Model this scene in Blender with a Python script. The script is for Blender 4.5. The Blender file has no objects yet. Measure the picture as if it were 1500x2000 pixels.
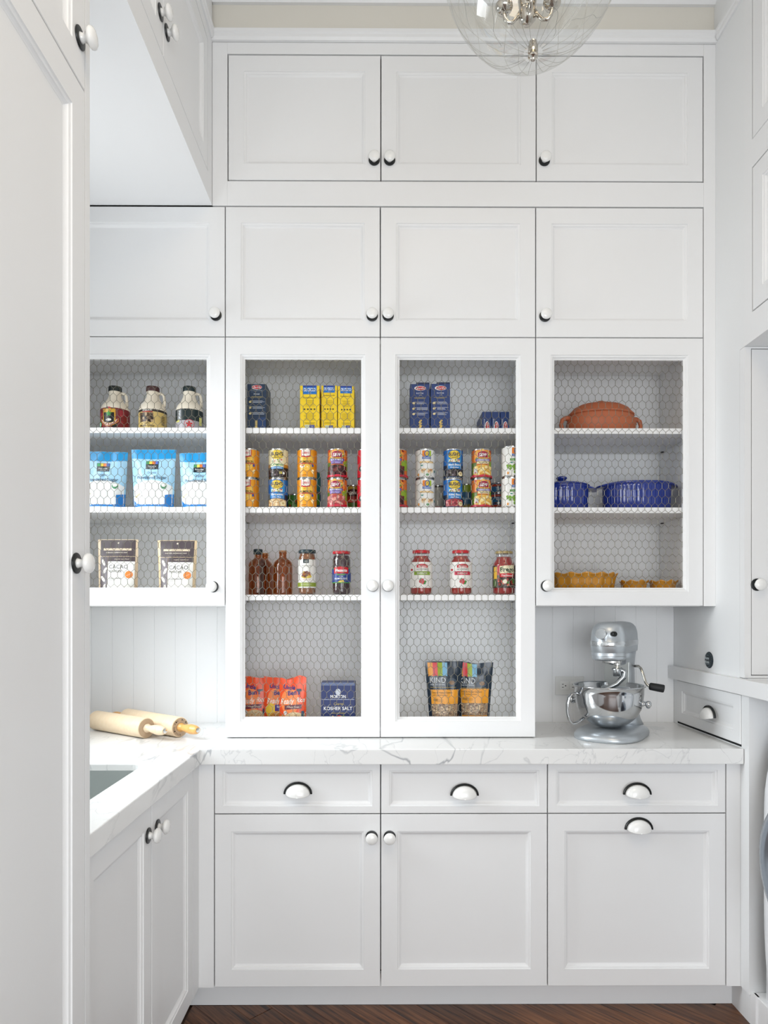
import bpy, bmesh, math, random
from mathutils import Vector, Matrix, noise
from mathutils.geometry import tessellate_polygon

random.seed(7)
SC = bpy.context.scene
COL = SC.collection
PI = math.pi

# ---------------------------------------------------------------- camera
F = 1302.0                      # focal length in pixels of the 1500 x 2000 frame
EYE = 1.387                     # camera height
HOR = 1193.0                    # row of the horizon
YAW = 0.0055
cam_d = bpy.data.cameras.new('camera')
cam = bpy.data.objects.new('camera', cam_d)
COL.objects.link(cam)
cam.location = (0, 0, EYE)
cam.rotation_euler = (PI/2, 0, -YAW)
cam_d.sensor_fit = 'VERTICAL'
cam_d.sensor_height = 36.0
cam_d.sensor_width = 27.0
cam_d.lens = F/2000*36.0
cam_d.shift_x = 0.0
cam_d.shift_y = (HOR-1000)/2000.0
cam_d.clip_start = 0.02
SC.camera = cam

# ---------------------------------------------------------------- world, lights, exposure
SC.view_settings.view_transform = 'Standard'
SC.view_settings.look = 'None'
SC.view_settings.gamma = 1.0
SC.view_settings.use_curve_mapping = False
SC.view_settings.exposure = -0.45
world = bpy.data.worlds.new('sky')
SC.world = world
world.use_nodes = True
bgn = world.node_tree.nodes['Background']
bgn.inputs['Color'].default_value = (0.86, 0.93, 1.0, 1)
bgn.inputs['Strength'].default_value = .6

def area(name, loc, rot, sx, sy, power, color):
    d = bpy.data.lights.new(name, 'AREA')
    d.shape = 'RECTANGLE'; d.size = sx; d.size_y = sy
    d.energy = power; d.color = color
    o = bpy.data.objects.new(name, d); COL.objects.link(o)
    o.location = loc; o.rotation_euler = rot
    return o
# daylight: the window over the sink, the tall opening behind the camera; then added fill lights
sw_light = area('daylight_sink_window', (-1.50, 1.98, 1.72), (0, -PI/2+.52, 0), 1.2, 0.66, 32, (0.92, 0.965, 1.0))
sw_light.data.spread = math.radians(128)
soffit_fill = area('soffit_fill_light', (-1.46, 1.95, 1.95), (0, -PI/2-1.15, 0), 0.6, 0.50, 3.6, (0.97, 0.985, 1.0))  # added fill aimed upward from the window to brighten the soffit
soffit_fill.data.spread = math.radians(100)
area('daylight_front_opening', (0.35, -2.2, 1.25), (PI/2, 0, 0), 2.0, 1.8, 94, (0.93, 0.965, 1.0))
area('side_fill_light', (1.36, -1.10, 1.5), (0, PI/2, 0), 1.9, 1.5, 24, (0.95, 0.975, 1.0))  # added fill from the right to brighten the tall cabinet, no known window
area('warm_fill_light', (0.3, 0.1, 3.70), (0, 0, 0), 0.9, 0.9, 20, (1.0, 0.78, 0.53))  # added warm fill for the upper rows, no lamp hangs here

# ---------------------------------------------------------------- measuring helper: pixel of the photograph -> metres on a plane
def W(px, py, Y):
    u = (px-750)/F; v = (HOR-py)/F
    t = Y/(math.cos(YAW)-u*math.sin(YAW))
    return Vector((t*(math.sin(YAW)+u*math.cos(YAW)), Y, EYE+t*v))
def WX(px, py, X):
    u = (px-750)/F; v = (HOR-py)/F
    t = X/(math.sin(YAW)+u*math.cos(YAW))
    return Vector((X, t*(math.cos(YAW)-u*math.sin(YAW)), EYE+t*v))

# ---------------------------------------------------------------- materials
_m = {}
def lin(h):
    h = h.lstrip('#')
    c = [int(h[i:i+2], 16)/255 for i in (0, 2, 4)]
    return tuple((x/12.92 if x <= .04045 else ((x+.055)/1.055)**2.4) for x in c)
def M(h, rough=.5, metal=0.0, spec=.5, coat=0.0):
    k = (h, rough, metal, spec, coat)
    if k in _m: return _m[k]
    m = bpy.data.materials.new('mat_'+h.lstrip('#'))
    m.use_nodes = True
    nt = m.node_tree
    b = nt.nodes['Principled BSDF']
    c = lin(h)
    b.inputs['Roughness'].default_value = rough
    b.inputs['Metallic'].default_value = metal
    b.inputs['Specular IOR Level'].default_value = spec
    b.inputs['Coat Weight'].default_value = coat
    # a little procedural tone variation so nothing is perfectly flat
    tc = nt.nodes.new('ShaderNodeTexCoord')
    nz = nt.nodes.new('ShaderNodeTexNoise'); nz.inputs['Scale'].default_value = 14
    mx = nt.nodes.new('ShaderNodeMix'); mx.data_type = 'RGBA'
    mx.inputs[6].default_value = (*[x*.965 for x in c], 1)
    mx.inputs[7].default_value = (*[min(1, x*1.035) for x in c], 1)
    nt.links.new(tc.outputs['Object'], nz.inputs['Vector'])
    nt.links.new(nz.outputs['Fac'], mx.inputs[0])
    nt.links.new(mx.outputs[2], b.inputs['Base Color'])
    m.diffuse_color = (*c, 1)
    _m[k] = m
    return m

def paint(name, rgb, rough=.38):
    m = bpy.data.materials.new(name); m.use_nodes = True
    nt = m.node_tree; b = nt.nodes['Principled BSDF']
    b.inputs['Roughness'].default_value = rough
    b.inputs['Specular IOR Level'].default_value = .4
    tc = nt.nodes.new('ShaderNodeTexCoord')
    nz = nt.nodes.new('ShaderNodeTexNoise'); nz.inputs['Scale'].default_value = 3.0; nz.inputs['Detail'].default_value = 3
    mx = nt.nodes.new('ShaderNodeMix'); mx.data_type = 'RGBA'
    mx.inputs[6].default_value = (*[x*.985 for x in rgb], 1)
    mx.inputs[7].default_value = (*[min(.95, x*1.01) for x in rgb], 1)
    nt.links.new(tc.outputs['Object'], nz.inputs['Vector'])
    nt.links.new(nz.outputs['Fac'], mx.inputs[0])
    nt.links.new(mx.outputs[2], b.inputs['Base Color'])
    n2 = nt.nodes.new('ShaderNodeTexNoise'); n2.inputs['Scale'].default_value = 160; n2.inputs['Detail'].default_value = 1
    bp = nt.nodes.new('ShaderNodeBump'); bp.inputs['Strength'].default_value = .02; bp.inputs['Distance'].default_value = .002
    nt.links.new(tc.outputs['Object'], n2.inputs['Vector'])
    nt.links.new(n2.outputs['Fac'], bp.inputs['Height'])
    nt.links.new(bp.outputs['Normal'], b.inputs['Normal'])
    return m
WHITE = paint('white_cabinet_paint', (.84, .845, .85))
WALLP = paint('white_wall_paint', (.835, .845, .85), .5)
WHITE_LIT = paint('cabinet_paint_lit', (.90, .90, .90), .4)  # cabinet white made lighter to brighten the dim interiors
WALLP_LIT = paint('wall_paint_lit', (.89, .895, .90), .45)  # wall white made lighter so the boards look better lit
CREAM = paint('cream_frieze_paint', (.74, .71, .64), .6)
CEILP = paint('ceiling_paint', (.84, .83, .80), .7)

def marble():
    m = bpy.data.materials.new('white_marble'); m.use_nodes = True
    nt = m.node_tree; b = nt.nodes['Principled BSDF']; L = nt.links.new
    b.inputs['Roughness'].default_value = .16
    tc = nt.nodes.new('ShaderNodeTexCoord')
    def vein(scale, warp, lo, dist_off, dirn):
        mp = nt.nodes.new('ShaderNodeMapping'); mp.inputs['Location'].default_value = dist_off
        mp.inputs['Rotation'].default_value = dirn
        mp.inputs['Scale'].default_value = (1.0, .35, .7)
        L(tc.outputs['Object'], mp.inputs['Vector'])
        n = nt.nodes.new('ShaderNodeTexNoise'); n.inputs['Scale'].default_value = scale
        n.inputs['Detail'].default_value = 5; n.inputs['Distortion'].default_value = warp
        L(mp.outputs['Vector'], n.inputs['Vector'])
        s = nt.nodes.new('ShaderNodeMath'); s.operation = 'SUBTRACT'; s.inputs[1].default_value = .5
        a = nt.nodes.new('ShaderNodeMath'); a.operation = 'ABSOLUTE'
        r = nt.nodes.new('ShaderNodeMapRange'); r.inputs[1].default_value = 0; r.inputs[2].default_value = lo
        r.inputs[3].default_value = 1; r.inputs[4].default_value = 0
        L(n.outputs['Fac'], s.inputs[0]); L(s.outputs[0], a.inputs[0]); L(a.outputs[0], r.inputs[0])
        return r
    v1 = vein(2.6, .7, .010, (3.1, 1.7, .4), (0, .3, .75))
    v2 = vein(5.0, 1.1, .007, (.3, 5.2, 2.4), (.2, .1, -.5))
    mk = nt.nodes.new('ShaderNodeTexNoise'); mk.inputs['Scale'].default_value = 1.7
    L(tc.outputs['Object'], mk.inputs['Vector'])
    mr = nt.nodes.new('ShaderNodeMapRange'); mr.inputs[1].default_value = .42; mr.inputs[2].default_value = .62
    L(mk.outputs['Fac'], mr.inputs[0])
    p1 = nt.nodes.new('ShaderNodeMath'); p1.operation = 'MULTIPLY'; L(v1.outputs[0], p1.inputs[0]); L(mr.outputs[0], p1.inputs[1])
    p2 = nt.nodes.new('ShaderNodeMath'); p2.operation = 'MULTIPLY'; L(v2.outputs[0], p2.inputs[0]); p2.inputs[1].default_value = .35
    ad = nt.nodes.new('ShaderNodeMath'); ad.operation = 'MAXIMUM'; L(p1.outputs[0], ad.inputs[0]); L(p2.outputs[0], ad.inputs[1])
    sc = nt.nodes.new('ShaderNodeMath'); sc.operation = 'MULTIPLY'; sc.inputs[1].default_value = .78; L(ad.outputs[0], sc.inputs[0])
    cl = nt.nodes.new('ShaderNodeTexNoise'); cl.inputs['Scale'].default_value = 2.2; cl.inputs['Detail'].default_value = 4
    L(tc.outputs['Object'], cl.inputs['Vector'])
    base = nt.nodes.new('ShaderNodeMix'); base.data_type = 'RGBA'
    base.inputs[6].default_value = (.80, .81, .81, 1); base.inputs[7].default_value = (.88, .88, .87, 1)
    L(cl.outputs['Fac'], base.inputs[0])
    mx = nt.nodes.new('ShaderNodeMix'); mx.data_type = 'RGBA'
    mx.inputs[7].default_value = (.25, .27, .30, 1)
    L(base.outputs[2], mx.inputs[6]); L(sc.outputs[0], mx.inputs[0])
    L(mx.outputs[2], b.inputs['Base Color'])
    return m
MARBLE = marble()

def wood_floor():
    m = bpy.data.materials.new('dark_oak'); m.use_nodes = True
    nt = m.node_tree; b = nt.nodes['Principled BSDF']; L = nt.links.new
    tc = nt.nodes.new('ShaderNodeTexCoord'); oi = nt.nodes.new('ShaderNodeObjectInfo')
    off = nt.nodes.new('ShaderNodeVectorMath'); off.operation = 'SCALE'; off.inputs[3].default_value = 7.0
    cb = nt.nodes.new('ShaderNodeCombineXYZ')
    for i in range(3): L(oi.outputs['Random'], cb.inputs[i])
    L(cb.outputs[0], off.inputs[0])
    mp = nt.nodes.new('ShaderNodeMapping'); mp.inputs['Rotation'].default_value = (0, 0, PI/4)
    L(tc.outputs['Object'], mp.inputs['Vector'])
    ml = nt.nodes.new('ShaderNodeVectorMath'); ml.operation = 'MULTIPLY'; ml.inputs[1].default_value = (1.2, 22, 1)
    L(mp.outputs[0], ml.inputs[0])
    av = nt.nodes.new('ShaderNodeVectorMath'); av.operation = 'ADD'
    L(ml.outputs[0], av.inputs[0]); L(off.outputs[0], av.inputs[1])
    nz = nt.nodes.new('ShaderNodeTexNoise'); nz.inputs['Scale'].default_value = 4.0; nz.inputs['Detail'].default_value = 6; nz.inputs['Distortion'].default_value = .8
    L(av.outputs[0], nz.inputs['Vector'])
    cr = nt.nodes.new('ShaderNodeValToRGB')
    e = cr.color_ramp.elements
    e[0].position = .33; e[0].color = (*lin('#33211a'), 1)
    e[1].position = .72; e[1].color = (*lin('#86593a'), 1)
    x = e.new(.5); x.color = (*lin('#68422a'), 1)
    L(nz.outputs['Fac'], cr.inputs[0])
    hs = nt.nodes.new('ShaderNodeHueSaturation')
    mr = nt.nodes.new('ShaderNodeMapRange'); mr.inputs[3].default_value = .75; mr.inputs[4].default_value = 1.25
    L(oi.outputs['Random'], mr.inputs[0]); L(mr.outputs[0], hs.inputs['Value']); L(cr.outputs[0], hs.inputs['Color'])
    L(hs.outputs[0], b.inputs['Base Color'])
    b.inputs['Roughness'].default_value = .38
    bp = nt.nodes.new('ShaderNodeBump'); bp.inputs['Strength'].default_value = .15; bp.inputs['Distance'].default_value = .002
    L(nz.outputs['Fac'], bp.inputs['Height']); L(bp.outputs['Normal'], b.inputs['Normal'])
    return m
OAK = wood_floor()

def grainy(name, c0, c1, scale=(40, 4, 40), rough=.5):
    m = bpy.data.materials.new(name); m.use_nodes = True
    nt = m.node_tree; b = nt.nodes['Principled BSDF']; L = nt.links.new
    tc = nt.nodes.new('ShaderNodeTexCoord'); mp = nt.nodes.new('ShaderNodeMapping'); mp.inputs['Scale'].default_value = scale
    nz = nt.nodes.new('ShaderNodeTexNoise'); nz.inputs['Scale'].default_value = 1.0; nz.inputs['Detail'].default_value = 5
    mx = nt.nodes.new('ShaderNodeMix'); mx.data_type = 'RGBA'
    mx.inputs[6].default_value = (*lin(c0), 1); mx.inputs[7].default_value = (*lin(c1), 1)
    L(tc.outputs['Object'], mp.inputs['Vector']); L(mp.outputs[0], nz.inputs['Vector']); L(nz.outputs['Fac'], mx.inputs[0])
    L(mx.outputs[2], b.inputs['Base Color']); b.inputs['Roughness'].default_value = rough
    return m
MAPLE = grainy('pale_maple', '#e2c7a2', '#efdcc0', (70, 6, 70), .45)
MAPLE_END = grainy('maple_end_grain', '#b59a7c', '#c9b195', (60, 60, 60), .6)
HANDLE_AMBER = grainy('varnished_handle', '#d79a52', '#e8b872', (60, 6, 60), .3)
TERRA = grainy('terracotta_clay', '#a8563a', '#c97850', (9, 9, 9), .55)

def thin_glass(name, tint=(1, 1, 1), refl=.10, edge=.55):
    m = bpy.data.materials.new(name); m.use_nodes = True
    nt = m.node_tree; L = nt.links.new
    nt.nodes.remove(nt.nodes['Principled BSDF'])
    out = nt.nodes['Material Output']
    tr = nt.nodes.new('ShaderNodeBsdfTransparent'); tr.inputs[0].default_value = (*tint, 1)
    gl = nt.nodes.new('ShaderNodeBsdfGlossy'); gl.inputs['Roughness'].default_value = .03
    lw = nt.nodes.new('ShaderNodeLayerWeight'); lw.inputs['Blend'].default_value = .35
    mr = nt.nodes.new('ShaderNodeMapRange'); mr.inputs[3].default_value = refl; mr.inputs[4].default_value = edge
    L(lw.outputs['Facing'], mr.inputs[0])
    mx = nt.nodes.new('ShaderNodeMixShader'); L(mr.outputs[0], mx.inputs[0]); L(tr.outputs[0], mx.inputs[1]); L(gl.outputs[0], mx.inputs[2])
    L(mx.outputs[0], out.inputs['Surface'])
    return m
CLEAR = thin_glass('clear_glass', (.97, .975, .97), .05, .32)
JARGLASS = thin_glass('jar_glass', (.97, .97, .97), .06, .4)
AMBER = thin_glass('amber_glass', (.80, .52, .27), .05, .32)
PANE = thin_glass('window_pane_glass', (.97, .98, .98), .03, .3)

def brushed(name, h, rough, metal=1.0):
    m = M(h, rough, metal); return m
STEEL = M('#c4c6c8', .10, 1.0)
STEEL_SATIN = M('#d3d8d6', .38, .9)
CHROME = M('#d6d6d4', .06, 1.0)
NICKEL = M('#c9c4bb', .12, 1.0)
SILVER = M('#c2c8cd', .34, .7)
BLACK = M('#0c1012', .35)
BLACKR = M('#15181b', .55)
CERAMIC = M('#f0f0ee', .12, 0, .6)
GALV = M('#7a7668', .42, .45)
TIN = M('#c2c4c4', .22, 1.0)
GAP_SHADE = M('#15181a', .8)  # near-black that paints shade into a gap

# ---------------------------------------------------------------- mesh gathering
class G:
    def __init__(s): s.v = []; s.f = []; s.m = []
    def quad(s, a, b, c, d, mi=0):
        n = len(s.v); s.v += [a, b, c, d]; s.f.append((n, n+1, n+2, n+3)); s.m.append(mi)
    def box(s, x0, x1, y0, y1, z0, z1, mi=0):
        n = len(s.v)
        s.v += [(x0, y0, z0), (x1, y0, z0), (x1, y1, z0), (x0, y1, z0), (x0, y0, z1), (x1, y0, z1), (x1, y1, z1), (x0, y1, z1)]
        for q in ((0, 3, 2, 1), (4, 5, 6, 7), (0, 1, 5, 4), (1, 2, 6, 5), (2, 3, 7, 6), (3, 0, 4, 7)):
            s.f.append(tuple(n+i for i in q)); s.m.append(mi)
        return s
    def rings(s, rings, closed=True, cap0=True, cap1=True, mi=0):
        n0 = len(s.v); k = len(rings[0])
        for r in rings: s.v += [tuple(p) for p in r]
        for i in range(len(rings)-1):
            for j in range(k if closed else k-1):
                a = n0+i*k+j; b = n0+i*k+(j+1) % k
                s.f.append((a, b, b+k, a+k)); s.m.append(mi)
        if cap0: s.f.append(tuple(n0+j for j in reversed(range(k)))); s.m.append(mi)
        if cap1: s.f.append(tuple(n0+(len(rings)-1)*k+j for j in range(k))); s.m.append(mi)
        return s
    def lathe(s, prof, seg=28, c=(0, 0, 0), axis='z', mi=0, cap0=True, cap1=True):
        R = []
        for r, h in prof:
            ring = []
            for j in range(seg):
                a = 2*PI*j/seg
                if axis == 'z': p = (c[0]+r*math.cos(a), c[1]+r*math.sin(a), c[2]+h)
                elif axis == 'y': p = (c[0]+r*math.cos(a), c[1]+h, c[2]-r*math.sin(a))
                else: p = (c[0]+h, c[1]+r*math.cos(a), c[2]+r*math.sin(a))
                ring.append(p)
            R.append(ring)
        return s.rings(R, True, cap0, cap1, mi)
    def tube(s, pts, r, sides=8, mi=0, cap=True):
        pts = [Vector(p) for p in pts]; n = len(pts)
        rr = r if isinstance(r, (list, tuple)) else [r]*n
        R = []; up = None
        for i, p in enumerate(pts):
            t = (pts[min(i+1, n-1)]-pts[max(i-1, 0)]).normalized()
            if up is None:
                up = Vector((0, 0, 1)) if abs(t.z) < .9 else Vector((1, 0, 0))
            b = t.cross(up).normalized(); up = b.cross(t).normalized()
            R.append([p+(b*math.cos(2*PI*j/sides)+up*math.sin(2*PI*j/sides))*rr[i] for j in range(sides)])
        return s.rings(R, True, cap, cap, mi)

def build(name, g, mats, parent=None, loc=(0, 0, 0), smooth=False, bevel=0, rot=None, label=None, kind=None, auto=None):
    me = bpy.data.meshes.new(name)
    me.from_pydata([tuple(p) for p in g.v], [], g.f)
    if not isinstance(mats, (list, tuple)): mats = [mats]
    for m in mats: me.materials.append(m)
    me.polygons.foreach_set('material_index', g.m)
    if smooth: me.polygons.foreach_set('use_smooth', [True]*len(g.f))
    me.update()
    o = bpy.data.objects.new(name, me); COL.objects.link(o)
    o.location = loc
    if rot: o.rotation_euler = rot
    if parent: o.parent = parent
    if smooth and auto is not None:
        for e in me.edges: pass
        bm = bmesh.new(); bm.from_mesh(me); bm.normal_update()
        for e in bm.edges:
            if len(e.link_faces) == 2 and e.calc_face_angle(0) > auto: e.smooth = False
        bm.to_mesh(me); bm.free()
    if bevel:
        b = o.modifiers.new('bevel', 'BEVEL'); b.width = bevel; b.segments = 2; b.limit_method = 'ANGLE'; b.angle_limit = .6
    if label: o['label'] = label
    if kind: o['kind'] = kind
    return o

def thing(name, label, cat, loc=(0, 0, 0), rotz=0, group=None):
    o = bpy.data.objects.new(name, None); COL.objects.link(o)
    o.location = loc; o.rotation_euler = (0, 0, rotz)
    o.empty_display_size = .05
    o['label'] = label; o['category'] = cat
    if group: o['group'] = group
    return o

def dup(root, label, loc, rotz=None, group=None):
    r = root.copy(); COL.objects.link(r); r.location = loc
    if rotz is not None: r.rotation_euler = (0, 0, rotz)
    r['label'] = label
    if group: r['group'] = group
    for ch in list(root.children):
        c = ch.copy(); COL.objects.link(c); c.parent = r
        for gch in list(ch.children):
            d = gch.copy(); COL.objects.link(d); d.parent = c
    return r

def struct(name, g, mats, **k):
    return build(name, g, mats, kind='structure', **k)

# ================================================================ THE ROOM
XL, XR = -.617, 1.236           # cabinet faces left and right
YB, YU, YW, YC = 2.28, 2.45, 2.80, 2.255   # base fronts, upper fronts, back wall, counter edge
ZC, ZCB = .919, .867            # counter top and underside
ZT = 3.74                       # ceiling
X0, X1, X2, X3 = -.5695, 0.0, .572, 1.185  # seams of the back cabinets
Z_A0, Z_A1 = 2.968, 3.429       # top row of doors
Z_B0, Z_B1 = 2.393, 2.872       # second row of doors

g = G(); g.box(-1.5, 2.1, -2.3, 2.95, -.06, -.0105)
floor = struct('floor', g, M('#5a4032', .45))
# planks laid at 45 degrees, each clipped to the room
def clip(poly, ax, lim, keep_less):
    out = []
    for i in range(len(poly)):
        a, b = poly[i], poly[(i+1) % len(poly)]
        ia = (a[ax] <= lim) if keep_less else (a[ax] >= lim)
        ib = (b[ax] <= lim) if keep_less else (b[ax] >= lim)
        if ia: out.append(a)
        if ia != ib:
            t = (lim-a[ax])/(b[ax]-a[ax])
            out.append((a[0]+(b[0]-a[0])*t, a[1]+(b[1]-a[1])*t))
    return out
S2 = math.sqrt(.5)
rp = random.Random(3)
for i in range(-2, 44):
    o0 = rp.random()
    for k in range(-5, 5):
        a0, a1 = o0+k*.85+.0006, o0+(k+1)*.85-.0006
        b0, b1 = i*.092+.0005, (i+1)*.092-.0005
        P = [((a*S2+b*S2), (-a*S2+b*S2)) for a, b in ((a0, b0), (a1, b0), (a1, b1), (a0, b1))]
        for ax, lim, kl in ((0, -.66, False), (0, 1.256, True), (1, 1.55, False), (1, 2.347, True)):
            if P: P = clip(P, ax, lim, kl)
        if len(P) < 3: continue
        ar = abs(sum(P[q][0]*P[(q+1) % len(P)][1]-P[(q+1) % len(P)][0]*P[q][1] for q in range(len(P))))/2
        if ar < .0008: continue
        cx = sum(p[0] for p in P)/len(P); cy = sum(p[1] for p in P)/len(P)
        gg = G()
        sh = lambda s, z: [(cx+(p[0]-cx)*s, cy+(p[1]-cy)*s, z) for p in P]
        gg.rings([sh(1, -.010), sh(1, -.0012), sh(.994, 0)], True, True, True)
        build('plank', gg, OAK, floor)

# back wall behind the boards, side walls, front wall with its opening, ceiling
g = G(); g.box(-1.42, 2.05, 2.816, 2.95, 0, ZT)
wall_back = struct('wall_back', g, WALLP)
bg = G()
prof = [(0, .0022), (.0010, .0008), (.0022, 0), (.0858, 0), (.0870, .0008), (.088, .0022), (.088, .0135), (0, .0135)]
bg.rings([[(x, y, 0) for x, y in prof], [(x, y, 0+1.99) for x, y in prof]])
bm_ = None
x = -1.30; first = None
while x < 1.235-.01:
    if first is None:
        first = build('board', bg, WALLP_LIT, wall_back, (x, 2.80, .905)); o = first
    else:
        o = first.copy(); COL.objects.link(o); o.location = (x, 2.80, .905)
    if x+.088 > 1.236: o.scale.x = (1.236-x)/.088
    x += .088
g = G()
g.box(-1.42, -1.32, 1.30, 2.816, 0, 1.12); g.box(-1.42, -1.32, 1.30, 2.816, 2.42, ZT)
g.box(-1.42, -1.32, 1.30, 1.68, 1.12, 2.42); g.box(-1.42, -1.32, 2.40, 2.816, 1.12, 2.42)
g.box(-1.42, -1.32, -2.3, 1.30, 0, ZT)
wall_left = struct('wall_left', g, WALLP)
# window over the sink
g = G()
for a in ((1.68, 1.72, 1.12, 2.42), (2.36, 2.40, 1.12, 2.42), (1.72, 2.36, 1.12, 1.18), (1.72, 2.36, 2.37, 2.42), (1.72, 2.36, 1.75, 1.79)):
    g.box(-1.40, -1.335, a[0], a[1], a[2], a[3])
win = struct('window_1', g, WHITE, bevel=.003)
g = G(); g.box(-1.372, -1.368, 1.72, 2.36, 1.79, 2.37); build('window_pane', g, PANE, win)
g = G(); g.box(-1.372, -1.368, 1.72, 2.36, 1.18, 1.75); build('window_pane', g, PANE, win)
g = G(); g.box(-1.335, -1.26, 1.66, 2.42, 1.095, 1.12); build('window_sill', g, WHITE, win)

g = G()
g.box(-1.42, -.75, -2.4, -2.3, 0, ZT); g.box(1.45, 2.1, -2.4, -2.3, 0, ZT); g.box(-.75, 1.45, -2.4, -2.3, 2.75, ZT); g.box(-.75, 1.45, -2.4, -2.3, 0, .25)
struct('wall_front', g, WALLP)
g = G()
for xx in (-.75, -.03, .69, 1.40): g.box(xx, xx+.05, -2.38, -2.31, .25, 2.75)
for zz in (.25, 1.45, 2.70): g.box(-.75, 1.45, -2.38, -2.31, zz, zz+.05)
win2 = struct('window_2', g, WHITE)
for k in range(3):
    for zz in (.30, 1.50):
        g = G(); g.box(-.70+k*.72, -.03+k*.72, -2.347, -2.343, zz, zz+1.18); build('window_pane', g, PANE, win2)

# right side: the wall between back corner and laundry bay, with the niche of the drawer
g = G()
g.box(XR, 2.05, 2.286, 2.816, 1.156, 2.284)           # above the ledge
g.box(XR, 2.05, 2.255, 2.816, 2.284, ZT)              # above the bay cabinet
g.box(XR, 2.05, 2.228, 2.816, .10, .921)              # below the drawer
g.box(XR+.006, 2.05, 2.228, 2.816, 0, .10)
g.box(XR, 2.05, 2.228, 2.274, .921, 1.104)            # near jamb
g.box(XR, 2.05, 2.769, 2.816, .921, 1.104)            # far jamb
g.box(XR+.30, 2.05, 2.274, 2.769, .921, 1.104)        # niche back
g.box(XR+.01, 2.05, 2.228, 2.816, 1.104, 1.158)
struct('wall_right', g, WALLP)
g = G(); g.box(1.95, 2.05, -2.3, 2.228, 0, ZT); g.box(XR+.03, 1.95, -.30, .85, 0, ZT); g.box(XR+.03, 1.95, -2.3, -1.90, 0, ZT)
g.box(XR+.03, 1.40, -1.90, -.30, 0, .50); g.box(XR+.03, 1.40, -1.90, -.30, 2.50, ZT)  # opening left for the added side fill
struct('wall_laundry', g, WALLP)
g = G()
for yy in (-1.90, -1.125, -.35): g.box(XR+.04, XR+.09, yy, yy+.05, .50, 2.50)
for zz in (.50, 1.475, 2.45): g.box(XR+.04, XR+.09, -1.90, -.30, zz, zz+.05)
added_win = struct('added_window', g, WHITE)  # unseen window added around the side fill light
for yy in (-1.85, -1.075):
    for zz in (.55, 1.525):
        g = G(); g.box(XR+.063, XR+.067, yy, yy+.725, zz, zz+.925); build('window_pane', g, PANE, added_win)
g = G(); g.box(-1.42, 2.1, -2.4, 2.95, ZT, ZT+.06)
struct('ceiling', g, CEILP)

# frieze above the cabinets, rail and cornice
g = G(); g.box(XL-.03, XR+.02, 2.462, 2.81, 3.475, ZT)
struct('wall_frieze', g, CREAM)
def moulding(g, prof, x0, x1, y):          # profile (out, z) run along x, facing -y
    g.rings([[(x0, y-o, z) for o, z in prof], [(x1, y-o, z) for o, z in prof]])
rail = [(0, 3.474), (.010, 3.474), (.016, 3.482), (.016, 3.492), (.022, 3.497), (.022, 3.508), (.008, 3.511), (0, 3.511)]
corn = [(0, 3.622), (.012, 3.622), (.020, 3.634), (.05, 3.66), (.085, 3.72), (.09, ZT), (0, ZT)]
g = G(); moulding(g, rail, XL, XR, 2.449); struct('trim_1', g, WHITE)
g = G(); moulding(g, corn, XL, XR, 2.462); struct('trim_2', g, WHITE)
g = G(); g.rings([[(XR-o*.6, 2.43, z) for o, z in rail], [(XR-o*.6, .85, z) for o, z in rail]]); struct('trim_3', g, WHITE)
g = G(); g.rings([[(XL+o*.6, .4, z) for o, z in rail], [(XL+o*.6, 2.43, z) for o, z in rail]]); struct('trim_4', g, WHITE)
# flush face frame around the top doors, filler strips
g = G()
g.box(XL-.0, X0+.008, YU, YU+.022, Z_B1+.003, 3.475)          # left stile
g.box(1.192, XR, YU, YU+.022, 1.404, 3.475)                 # right stile, runs down past all rows
g.box(X0+.008, 1.192, YU, YU+.022, Z_A1+.003, 3.475)
g.box(X0+.008, 1.192, YU, YU+.022, Z_B1+.003, Z_A0-.003)
struct('trim_5', g, WHITE, bevel=.0012)

# kick boards
g = G(); g.box(-.69, XR+.006, 2.348, 2.366, 0, .11); struct('baseboard_back', g, WHITE, bevel=.001)
g = G(); g.box(-.69, -.672, .4, 2.348, 0, .11); struct('baseboard_left', g, WHITE)
g = G(); g.box(XR+.0062, XR+.02, 2.20, 2.348, 0, .108); struct('baseboard_right', g, WHITE)

# ================================================================ CABINET PARTS
def loop(g, x0, x1, z0, z1, y):
    n = len(g.v); g.v += [(x0, y, z0), (x1, y, z0), (x1, y, z1), (x0, y, z1)]; return n
def bridge(g, a, b):
    for j in range(4):
        k = (j+1) % 4
        g.f.append((a+j, a+k, b+k, b+j)); g.m.append(0)
def frame_mesh(w, h, sl, sr, st, sb, t=.021, wire=False):
    g = G(); e = .0014
    A = loop(g, 0, w, 0, h, t)
    L = [A, loop(g, 0, w, 0, h, e), loop(g, e, w-e, e, h-e, 0)]
    def ins(d, y): return loop(g, sl+d, w-sr-d, sb+d, h-st-d, y)
    for d, y in ((0, 0), (.0012, .0030), (.0055, .0036), (.0075, .0046), (.0090, .0072), (.0125, .0098), (.0155, .0108)):
        L.append(ins(d, y))
    if wire: L += [ins(.0157, t), A]
    else: L += [ins(.0160, .0145)]
    for a, b in zip(L, L[1:]): bridge(g, a, b)
    return g
def knob(parent, x, z, y=0):
    g = G(); g.lathe([(.0200, 0), (.0210, -.0015), (.0206, -.0032), (.0186, -.004), (.0, -.004)], 28, axis='y', cap1=False)
    build('backplate', g, BLACK, parent, (x, y, z), smooth=True, auto=.7)
    g = G(); g.lathe([(.0105, -.004), (.0088, -.007), (.0080, -.011), (.0092, -.0145), (.0145, -.0180), (.0192, -.0220), (.0203, -.0255), (.0192, -.0290), (.0155, -.0320), (.0090, -.0340), (.0, -.0345)], 32, axis='y', cap1=False)
    build('knob', g, CERAMIC, parent, (x, y, z), smooth=True)
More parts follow.
